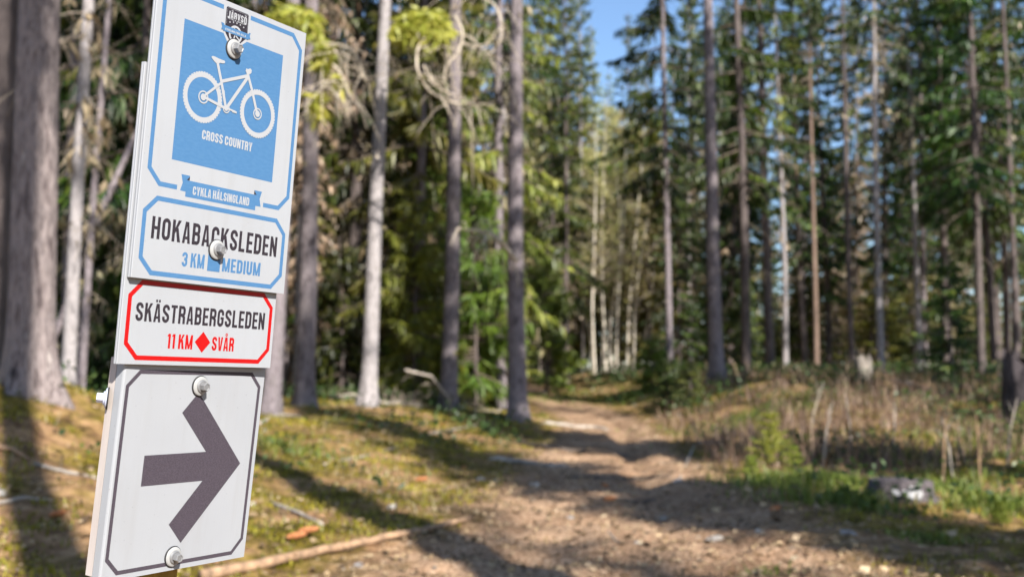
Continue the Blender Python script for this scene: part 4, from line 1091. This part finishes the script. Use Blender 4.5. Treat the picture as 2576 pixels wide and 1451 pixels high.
# dry brush: dead grass, bracken and bare stalks over the right bank
X, Y = in_view(30000, 7.5, 30, 1650, 2750, 0.9)
cl = fbm(X * 0.8, Y * 0.8, 71, 3)
keep = (X - path_c(Y) > path_w(Y) * (1.15 + 0.5 * G.random(len(X)))) & (cl > -0.14 + 0.2 * G.random(len(X))) & ((Y > 11.0) | (G.random(len(X)) < 0.14))
X, Y = X[keep], Y[keep]; n = len(X)
hh = G.gamma(2.2, 0.10, n).clip(0.05, 0.75) * np.where(Y > 11, 1.0, 0.5)
v, q, t = blades(X, Y, hh, G.uniform(0.005, 0.013, n) * (1 + 0.03 * Y), 1.3)
var = G.beta(2, 2.2, n)
stuff('dry_grass', v, q, t, M['straw'], np.concatenate([var, var]), 'dead grass and dry stalks over the right bank')
X, Y = in_view(9000, 7.5, 24, -100, 1500, 0.9)
keep = (path_c(Y) - X > path_w(Y) * 1.2) & (G.random(len(X)) < 0.35)
X, Y = X[keep], Y[keep]; n = len(X)
v, q, t = blades(X, Y, G.uniform(0.04, 0.16, n), G.uniform(0.005, 0.012, n) * (1 + 0.03 * Y), 1.6)
stuff('dry_grass', v, q, t, M['straw'], np.tile(G.beta(2.4, 2, n), 2), 'thin dead grass scattered over the left bank')

# low shrubs with small dark leaves under the trees
def leafbits(X, Y, h, size):
    n = len(X)
    b = np.stack([X, Y, height(X, Y) + h * G.random(n)], -1)
    return sprays(b, np.stack([G.normal(0, 1, n), G.normal(0, 1, n), G.normal(0.2, 0.5, n)], -1), size * G.uniform(0.6, 1.4, n), size * G.uniform(0.4, 0.8, n), G)
X, Y = in_view(90000, 8.0, 50, -100, 2750, 0.8)
cl = fbm(X * 0.55, Y * 0.55, 81, 4)
keep = (dpath(X, Y) > 1.5 + 0.4 * G.random(len(X))) & (cl > -0.05 + 0.14 * G.random(len(X))) & ((X > path_c(Y)) | (Y > 18) | (G.random(len(X)) < 0.5))
X, Y = X[keep], Y[keep]
v, q = leafbits(X, Y, 0.26 * (1 + 0.01 * Y), 0.05 * (1 + 0.03 * Y))
stuff('blueberry_shrubs', v, q, None, M['berry'], G.beta(2, 2, len(X)), 'low dark green shrubs between the trunks')

# needles, bark flakes, cone scales and leaves lying on the path and the banks
X, Y = in_view(120000, 4.4, 24, -120, 2700, 1.2)
d = dpath(X, Y)
keep = G.random(len(X)) < np.where(d < 1.25, 0.9, 0.35)
X, Y, d = X[keep], Y[keep], d[keep]; n = len(X)
b = np.stack([X, Y, height(X, Y) + 0.016 + 0.012 * G.random(n)], -1)
az = G.uniform(0, 6.28, n)
ln = G.gamma(2.0, 0.010, n).clip(0.008, 0.09)
v, q = sprays(b, np.stack([np.cos(az), np.sin(az), G.normal(0.05, 0.18, n)], -1), ln, ln * G.uniform(0.15, 0.8, n), G)
stuff('leaf_litter', v, q, None, M['litter'], G.beta(1.5, 1.5, n), 'needles, bark flakes and dead leaves strewn over the path')

# ------------------------------------------------------------------ sticks, boughs, cones, stones, stumps
def stick(name, pts, r, mat, label, cat='stick', group=None, n=8, knots=0, parent=None):
    mb = MB(); P = [Vector(p) for p in pts]; Q = []
    for i in range(len(P) - 1):
        m = 4
        for k in range(m): Q.append(P[i].lerp(P[i + 1], k / m) + Vector((random.uniform(-1, 1), random.uniform(-1, 1), random.uniform(-1, 1))) * r[0] * 0.18)
    Q.append(P[-1])
    rr = [r[0] + (r[1] - r[0]) * i / (len(Q) - 1) for i in range(len(Q))]
    mb.tube(Q, rr, n, jit=0.07)
    for k in range(knots):
        i = random.randrange(2, len(Q) - 1); d = Vector((random.uniform(-1, 1), random.uniform(-1, 1), random.uniform(0.0, 0.8))).normalized()
        mb.tube([Q[i], Q[i] + d * rr[i] * 2.4], [rr[i] * 0.4, rr[i] * 0.2], 5)
    o = mb.build(name, M[mat], parent, True)
    if label: tag(o, label, cat, group)
    return o
def gp(px, py, lift=0.0):
    """the ground point seen at photo pixel (px, py)"""
    lo, hi = 3.0, 80.0
    dx, dz = (px - 1288) / F2, -(py - 960) / F2
    Yg = np.linspace(lo, hi, 3000); g = CAM_H + dz * Yg - height(dx * Yg, Yg)
    k = np.argmax(g < 0); y = Yg[k]
    return Vector((dx * y, y, hz(dx * y, y) + lift))

stick('fallen_branch', [gp(520, 1450, 0.03), gp(700, 1418, 0.035), gp(865, 1383, 0.04), gp(1010, 1352, 0.035), gp(1185, 1308, 0.03)], (0.030, 0.017), 'stick', 'long orange brown branch lying on the ground right of the arrow plate', 'branch', n=10, knots=5)
for a, b, r, m, lab in [((690, 1262), (818, 1318), 0.017, 'stick_grey', 'pale barkless stick lying on the moss below the shadow of the trunk'),
                        ((1040, 1238), (1186, 1212), 0.011, 'stick', 'thin orange stick on the left edge of the path'),
                        ((0, 1268), (150, 1258), 0.015, 'stick_grey', 'pale stick in the moss at the left edge of the picture'),
                        ((100, 1170), (262, 1206), 0.016, 'stick_grey', 'grey stick on the moss left of the arrow plate'),
                        ((1742, 1120), (1705, 1205), 0.016, 'stick_grey', 'bent pale stick at the right edge of the path'),
                        ((1750, 1112), (1835, 1108), 0.014, 'stick_grey', 'pale stick lying towards the seedlings right of the path'),
                        ((1525, 1330), (1560, 1362), 0.008, 'stick_grey', 'short curled twig in the middle of the path'),
                        ((820, 1165), (1010, 1120), 0.012, 'stick_grey', 'long dead twig on the mossy bank below the pale trunk'),
                        ((1060, 1095), (1235, 1060), 0.016, 'stick_grey', 'dry bough lying at the foot of the dark grey trunk'),
                        ((2240, 960), (2345, 985), 0.05, 'stump_pale', 'pale broken log lying beside the pale stump on the right'),
                        ((640, 1075), (760, 1050), 0.03, 'stick_grey', 'grey stick lying behind the arrow plate under the trunk'),
                        ((0, 1130), (85, 1160), 0.02, 'stick', 'brown stick sticking out of the moss far left')]:
    p, q_ = gp(*a, r * 0.7), gp(*b, r * 0.7)
    mid = p.lerp(q_, 0.5); mid.z = hz(mid.x, mid.y) + r * random.uniform(1.0, 2.4)
    stick('stick', [p, mid, q_], (r, r * 0.6), m, lab, 'stick', 'sticks lying on the ground', knots=1)

# roots that cross the tread
for k, (pts, r, lab) in enumerate([([(1285, 1108), (1390, 1128), (1480, 1138), (1600, 1148)], 0.045, 'long bare root crossing the path below the straight grey trunk'), ([(1220, 1150), (1340, 1166), (1450, 1172)], 0.04, 'bare root crossing the left half of the path'),
                                   ([(1420, 1196), (1560, 1205), (1720, 1196)], 0.035, 'bare root across the middle of the path'), ([(1350, 1062), (1440, 1072), (1540, 1080)], 0.05, 'bare root across the far part of the path'), ([(1480, 1245), (1590, 1262), (1660, 1250)], 0.028, 'short root showing in the shaded part of the path')]):
    P = []
    for i in range(len(pts) - 1):
        for t in (0, 0.25, 0.5, 0.75): P.append(gp(pts[i][0] + (pts[i + 1][0] - pts[i][0]) * t, pts[i][1] + (pts[i + 1][1] - pts[i][1]) * t))
    P.append(gp(*pts[-1]))
    P = [p + Vector((random.uniform(-.03, .03), random.uniform(-.06, .06), r * random.uniform(0.0, 0.6) - (r * 1.6 if i in (0, len(P) - 1) else 0))) for i, p in enumerate(P)]
    mb = MB(); mb.tube(P, [r * (1.0 - 0.5 * i / len(P)) for i in range(len(P))], 9, jit=0.1)
    tag(mb.build('tree_root', M['stick_grey' if k % 2 else 'limb'], None, True), lab, 'root', 'roots across the path')

# dry boughs thrown down between the grey trunks
for k, (pts, lab) in enumerate([
        ([(1020, 930), (1085, 945), (1130, 1000), (1140, 1045)], 'curved dead bough arching to the foot of the dark grey trunk'),
        ([(958, 990), (1010, 1035), (1065, 1060)], 'dead bough lying from the pale trunk to the right'),
        ([(975, 1075), (1000, 1010), (1060, 955)], 'dry bough standing up beside the foot of the pale trunk'),
        ([(830, 985), (890, 990), (960, 1000)], 'grey dead log between the second and the pale trunk'),
        ([(1150, 1060), (1200, 1040), (1262, 1052)], 'dead bough between the dark grey trunk and the straight one')]):
    Y0 = 20.5 + 0.6 * k
    P = [pz(px, py, Y0 + 0.3 * i) for i, (px, py) in enumerate(pts)]
    for p in P: p.z = max(p.z, hz(p.x, p.y) + 0.03)
    e = P[-1]; e.z = hz(e.x, e.y) + 0.03
    if k in (1, 3, 4): P[0].z = hz(P[0].x, P[0].y) + 0.05
    o = stick('dead_bough', P, (0.028, 0.014), 'stick_grey', lab, 'branch', 'dead boughs between the trunks', n=6, knots=4)
    mb = MB()
    for j in range(16):
        a = P[random.randrange(len(P) - 1)].lerp(P[-1], random.random() * 0.6)
        d = Vector((random.uniform(-1, 1), random.uniform(-0.6, 0.6), random.uniform(-0.3, 0.9))).normalized() * random.uniform(0.2, 0.6)
        mb.tube([a, a + d * 0.5 + Vector((0, 0, 0.03)), a + d - Vector((0, 0, 0.05))], [0.006, 0.005, 0.003], 4)
    tw = mb.build('twig_spray', M['twig'], o)

# log behind the left edge of the sign
p, q_ = pz(205, 888, 17.0), pz(390, 884, 17.6)
p.z = hz(p.x, p.y) + 0.10; q_.z = hz(q_.x, q_.y) + 0.10
stick('fallen_log', [p, p.lerp(q_, 0.5), q_], (0.12, 0.10), 'bark_pale', 'pale fallen log lying behind the left edge of the sign', 'log', n=12)

# cones
def cone_mesh():
    mb = MB(); prof = []
    for i in range(15):
        s = i / 14; r = 0.021 * math.sin(math.pi * (0.12 + 0.83 * s)) ** 0.7
        prof.append((r * (1.0 if i % 2 else 0.80), s * 0.115))
    mb.lathe(prof, 12); return mb.mesh('spruce_cone', M['cone'])
cm_ = cone_mesh()
for k, (px, py, rz, lab) in enumerate([(752, 1356, 0.5, 'red brown spruce cone lying just above the long branch, the lower one of the pair'), (782, 1340, 0.25, 'red brown spruce cone lying just above the long branch, the upper one of the pair'),
                                       (1168, 1180, 1.4, 'red brown spruce cone at the left edge of the path'), (1062, 1210, 0.3, 'spruce cone on the moss where the path begins to narrow'),
                                       (1530, 1258, 0.2, 'orange spruce cone in the dark hollow of the path'), (1520, 1225, 2.0, 'orange spruce cone farther up the hollow of the path'),
                                       (1115, 1070, 0.4, 'spruce cone below the dark grey trunk'), (160, 1300, 1.0, 'spruce cone in the moss at the left of the arrow plate'), (1940, 1285, 0.7, 'spruce cone on the right half of the path')]):
    p = gp(px, py, 0.03)
    o = link('spruce_cone', cm_); o.location = p - Vector((0.05 * math.cos(rz), 0.05 * math.sin(rz), 0)); o.rotation_euler = (0, math.pi / 2 - 0.1, rz)
    tag(o, lab, 'cone', 'spruce cones on the ground')

# stones
def stone_mesh(seed):
    import bmesh
    R = random.Random(seed); bm = bmesh.new(); bmesh.ops.create_icosphere(bm, subdivisions=2, radius=1)
    off = R.uniform(0, 50)
    for v in bm.verts:
        k = 1 + 0.5 * float(fbm(np.array([v.co.x * 1.3 + off]), np.array([v.co.y * 1.3 + v.co.z * 1.7]), seed, 3)[0])
        v.co = v.co * k; v.co.z *= 0.6
    me = bpy.data.meshes.new('stone'); bm.to_mesh(me); bm.free(); return me
SM = [stone_mesh(i) for i in range(3)]
for m_ in SM[:2]: m_.materials.append(M['stone_pale'])
SM[2].materials.append(M['stone'])
for k, (px, py, r, lab) in enumerate([(1345, 1218, 0.06, 'bluish grey stone on the left of the path'), (1210, 1202, 0.045, 'pale stone at the left edge of the path'), (1250, 1206, 0.04, 'small pale stone beside the one at the left edge of the path'),
                                      (1665, 1300, 0.04, 'pale stone in the middle of the path'), (1790, 1352, 0.045, 'white stone on the lower right of the path'), (1700, 1208, 0.05, 'pale stone on the right side of the path'),
                                      (2060, 1250, 0.07, 'long grey stone at the right border of the path'), (1600, 1360, 0.03, 'small pale stone low in the middle of the path'), (2120, 1335, 0.04, 'pale stone on the right bank near the camera'),
                                      (990, 1270, 0.035, 'small pale stone on the moss above the long branch'), (640, 1265, 0.04, 'pale stone right beside the edge of the arrow plate'), (905, 1415, 0.035, 'grey green lichen stone below the long branch'),
                                      (1900, 1330, 0.03, 'small stone right of the white stone on the path'), (12, 1240, 0.05, 'white stone in the moss at the left edge of the picture'), (1430, 1300, 0.03, 'small stone on the sunlit part of the path')]):
    p = gp(px, py, r * 0.15)
    o = link('stone', SM[k % 3]); o.location = p; s = r * random.uniform(0.85, 1.15); o.scale = (s * 1.25, s * 0.9, s * 0.8); o.rotation_euler = (random.uniform(-.2, .2), random.uniform(-.2, .2), random.uniform(0, 6.28))
    tag(o, lab, 'stone', 'stones on the ground')

def stump(px, py, Y, r, h, label, mats, squash=1.0, cut=True, seed=0):
    x = col_x(px, Y); z0 = hz(x, Y)
    o = empty('tree_stump', (x, Y, z0)); tag(o, label, 'stump')
    mb = MB(); R = random.Random(seed); n = 26
    lob = [1 + 0.10 * math.sin(3 * i * 2 * math.pi / n + seed) + R.uniform(-0.05, 0.05) for i in range(n)]
    zs = [(-0.1, 1.22), (0.03, 1.16), (h * 0.3, 1.05), (h * 0.6, 1.0), (h * 0.93, 0.98), (h, 0.93)]
    vs = []; fs = []
    for z, k in zs:
        for i in range(n):
            a = 2 * math.pi * i / n
            rr = r * k * lob[i] * (1 + (0.05 * R.uniform(-1, 1)))
            jag = 0 if cut or z < h * 0.8 else R.uniform(-0.3, 0.25) * h
            vs.append((rr * math.cos(a), rr * math.sin(a) * squash, z + jag))
    for j in range(len(zs) - 1):
        for i in range(n):
            i2 = (i + 1) % n; fs.append((j * n + i, j * n + i2, (j + 1) * n + i2, (j + 1) * n + i))
    mb.add(vs, fs); mb.build('stump_bark', M[mats[0]], o, True)
    mb = MB(); top = [(r * 0.93 * lob[i] * math.cos(2 * math.pi * i / n), r * 0.93 * lob[i] * math.sin(2 * math.pi * i / n) * squash, h - 0.004) for i in range(n)]
    mb.add(top + [(0, 0, h + 0.01)], [(i, (i + 1) % n, n) for i in range(n)]); mb.build('cut_face', M[mats[1]], o)
    return o
st = stump(2248, 1220, 9.0, 0.25, 0.17, 'low grey weathered stump with a white lichen patch in the grass', ('stump', 'stump'), seed=3)
for c0x, c0z, rx, rz, sd in ((-0.0, 0.085, 0.06, 0.05, 5), (0.07, 0.075, 0.04, 0.04, 9), (-0.11, 0.09, 0.03, 0.03, 4)):
    R = random.Random(sd); mb = MB(); n_ = 18; ring = []
    for k in range(n_):
        a = k * 2 * math.pi / n_; q_ = R.uniform(0.55, 1.25)
        ring.append((c0x + rx * q_ * math.cos(a), c0z + rz * q_ * math.sin(a)))
    pts = [Vector((x, -math.sqrt(max(0.0, 0.288 ** 2 - x * x)), z)) for x, z in ring + [(c0x, c0z)]]
    mb.add(pts, [(k, (k + 1) % n_, n_) for k in range(n_)])
    mb.build('lichen_patch', M['stump_lichen'], st)
stump(2168, 930, 25.5, 0.19, 0.52, 'tall pale broken stump below the slender sunlit trunk on the right', ('stump_pale', 'stump_pale'), cut=False, seed=8)
stump(2600, 960, 17.0, 0.42, 1.0, 'big dark root stump at the right edge of the picture', ('stump', 'stump'), cut=False, seed=12)

# pine seedlings at the right of the path
def seedling(px, py, h, label, n=5, matk='needle_fresh'):
    p = gp(px, py)
    o = empty('spruce_seedling', p); tag(o, label, 'young tree', 'seedlings beside the path')
    mb = MB(); mb.tube([(0, 0, -0.03), (0.01, 0, h * 0.5), (0, 0.01, h)], [0.010, 0.007, 0.003], 6); mb.build('stem', M['limb'], o)
    B, D, Ln = [], [], []
    R = random.Random(int(px))
    for lv in range(n):
        z = h * (0.18 + 0.78 * lv / (n - 1)); L = h * 0.42 * (1.08 - lv / n)
        for k in range(6 if lv < n - 1 else 5):
            a = k * 6.283 / 6 + R.uniform(-.4, .4); dv = Vector((math.cos(a), math.sin(a), R.uniform(0.2, 0.7))).normalized()
            for j in range(16):
                q_ = Vector((0, 0, z)) + dv * L * (j + 1) / 16
                for _ in range(6):
                    B.append(q_); D.append((dv * 0.8 + Vector((R.gauss(0, .7), R.gauss(0, .7), R.gauss(0, .6))))); Ln.append(R.uniform(0.03, 0.06) * (0.5 + h))
    B, D, Ln = np.array(B), np.array(D), np.array(Ln)
    v, q2 = sprays(B, D, Ln, Ln * 0.11, G)
    link('needles', mesh_np('needles', v, q2, mats=[M[matk]], var=G.beta(2, 2, len(B))), o)
seedling(1932, 1188, 0.58, 'bright green spruce seedling standing in the grass right of the path', 6)
seedling(1885, 1205, 0.22, 'small green seedling left of the tallest seedling by the path', 4)
seedling(1990, 1195, 0.28, 'green seedling between the tallest seedling and the grey stump', 4)
seedling(2498, 1318, 0.16, 'small light green seedling in the lower right corner', 4)
seedling(2572, 1085, 0.4, 'yellow green seedling at the right edge of the picture', 5)

# tall dead stalks one can count on the right bank
for k, (px, py, top, ln, lab) in enumerate([(2030, 1095, 960, 40, 'leaning pale stalk on the right bank, leftmost of the tall ones'), (2062, 1150, 1010, 30, 'pale stalk behind the seedlings'),
                                            (2240, 1120, 990, 10, 'upright brown stalk above the grey stump'), (2360, 1190, 960, 25, 'tall orange stalk right of the grey stump'), (2385, 1185, 1050, -22, 'short tan stalk close to the tall orange one'),
                                            (2452, 1195, 1040, -2, 'thick orange brown stalk on the right'), (2135, 1110, 985, -12, 'thin grey stalk between the seedlings and the stump'), (2520, 1150, 1000, 35, 'leaning straw coloured stalk near the right edge')]):
    b = gp(px, min(py + 20, 1230)); h = (py + 20 - top) / F2 * b.y
    mb = MB(); w = ln / F2 * b.y
    mb.tube([b - Vector((0, 0, 0.03)), b + Vector((w * 0.3, 0, h * 0.5)), b + Vector((w, 0.02, h))], [0.010, 0.008, 0.004], 6)
    for j in range(3):
        a = b + Vector((w * 0.5, 0, h * (0.45 + 0.18 * j))); mb.tube([a, a + Vector((random.uniform(-.12, .12), random.uniform(-.1, .1), 0.1))], [0.004, 0.002], 4)
    tag(mb.build('dead_stalk', M['stick'] if k in (3, 5) else M['stick_grey']), lab, 'stalk', 'tall dead stalks on the right bank')

# boughs hanging into the picture from two of the trunks
def hanging(parent, curves, greens, Y, mat='bough', name='hanging_bough', gm='needle_fresh', label=None):
    w2p = parent.matrix_basis.inverted()
    mb = MB()
    for pts, r in curves:
        P = [pz(px, py, Y + dy) for px, py, dy in pts]; Q = []
        for i in range(len(P) - 1):                       # smooth the drawn line
            p0, p1, p2, p3 = P[max(i - 1, 0)], P[i], P[i + 1], P[min(i + 2, len(P) - 1)]
            for k in range(5):
                t = k / 5
                Q.append(0.5 * ((2 * p1) + (p2 - p0) * t + (2 * p0 - 5 * p1 + 4 * p2 - p3) * t * t + (3 * p1 - p0 - 3 * p2 + p3) * t ** 3))
        Q.append(P[-1])
        mb.tube([w2p @ q_ for q_ in Q], [r * (1 - 0.6 * i / (len(Q) - 1)) for i in range(len(Q))], 6)
        for k in range(len(Q)):
            if random.random() < 0.75:
                d = Vector((random.gauss(0, 0.5), random.gauss(0, 0.4), random.gauss(-0.35, 0.4))) * random.uniform(0.3, 0.9)
                c = Q[k] + d * 0.5 + Vector((0, 0, 0.10))
                mb.tube([w2p @ Q[k], w2p @ c, w2p @ (Q[k] + d), w2p @ (Q[k] + d * 1.25 - Vector((0, 0, 0.12)))], [r * 0.36, r * 0.3, r * 0.22, r * 0.15], 4)
    o = mb.build(name, M[mat], parent, True)
    if label: o['label'] = label
    B, D, Ln, V = [], [], [], []
    for (px, py, rx, ry, n, lo, hi) in greens:
        for _ in range(n):
            a = random.uniform(0, 6.28); k = math.sqrt(random.random())
            B.append(w2p @ pz(px + rx * k * math.cos(a), py + ry * k * math.sin(a), Y + random.uniform(-0.5, 0.5)))
            D.append((random.gauss(0, .7), random.gauss(0, .5), random.uniform(-1.2, 0.3))); Ln.append(random.uniform(0.10, 0.28)); V.append(random.uniform(lo, hi))
    if B:
        B, D, Ln = np.array(B), np.array(D), np.array(Ln)
        v, q2 = sprays(B, D, Ln, Ln * 0.28, G, 0.15)
        link('needle_spray', mesh_np('needle_spray', v, q2, mats=[M[gm]], var=np.array(V)), o)
bpy.context.view_layer.update()
hanging(t1125, [([(1135, 40, 1.2), (1090, 60, .3), (1050, 95, -.4), (1045, 160, -.8), (1075, 215, -.6), (1130, 245, -.5), (1190, 252, -.4)], 0.031),
                ([(1060, 150, -.6), (1080, 190, -.5), (1110, 212, -.4), (1160, 238, -.3)], 0.022),
                ([(1140, 20, .6), (1160, 60, 0), (1152, 110, -.4), (1120, 150, -.6)], 0.031),
                ([(1135, 60, .8), (1175, 75, 0), (1215, 110, -.3), (1240, 150, -.4)], 0.022),
                ([(1100, 70, .3), (1120, 110, 0), (1128, 160, -.2), (1118, 190, -.3)], 0.019),
                ([(1140, -40, .5), (1230, -20, 0), (1262, 40, -.3), (1255, 90, -.4), (1225, 125, -.5)], 0.025),
                ([(1150, 90, 0), (1190, 100, 0), (1230, 92, 0)], 0.015), ([(1060, 70, 0), (1045, 100, 0), (1022, 110, -.2)], 0.012)],
        [(1060, 30, 65, 32, 420, .45, 1), (1010, 62, 36, 26, 230, .5, 1), (1090, 70, 45, 25, 150, .4, .9), (1068, 110, 18, 22, 50, .3, .8)], 18.5, label='curled dry boughs with a bright green tip hanging before the dark grey trunk')
hanging(t770, [([(772, 60, .8), (790, 110, 0), (800, 160, -.3), (792, 215, -.4)], 0.028), ([(795, 130, 0), (835, 155, -.2), (860, 200, -.3), (875, 240, -.3)], 0.028),
               ([(800, 92, 0), (850, 98, -.2), (885, 120, -.2), (905, 170, -.3), (912, 190, -.3)], 0.019), ([(780, 100, 0), (830, 108, 0), (848, 150, -.1), (852, 185, -.2)], 0.019),
               ([(792, 170, 0), (772, 220, -.1), (762, 265, -.2), (790, 285, -.2)], 0.015), ([(820, 170, 0), (840, 215, 0), (838, 240, 0)], 0.019)],
        [(800, 120, 22, 34, 200, .3, .9), (790, 250, 16, 40, 130, .5, 1), (838, 190, 22, 18, 70, .5, 1), (725, 20, 60, 30, 260, .2, .9), (770, 50, 25, 25, 90, .3, .9)], 15.5, label='drooping bough with yellow green needles beside the edge of the sign')
hanging(t1300, [([(1300, 655, .2), (1270, 620, 0), (1240, 590, -.2), (1200, 578, -.3), (1150, 574, -.3)], .05), ([(1262, 608, 0), (1225, 600, 0), (1205, 612, 0)], .03), ([(1240, 590, 0), (1232, 560, 0), (1210, 545, 0)], .02)], [], 20.3, label='pale dead bough sticking out to the left of the straight trunk')

print('tris', sum(sum(len(p.vertices) - 2 for p in m.polygons) for m in bpy.data.meshes))
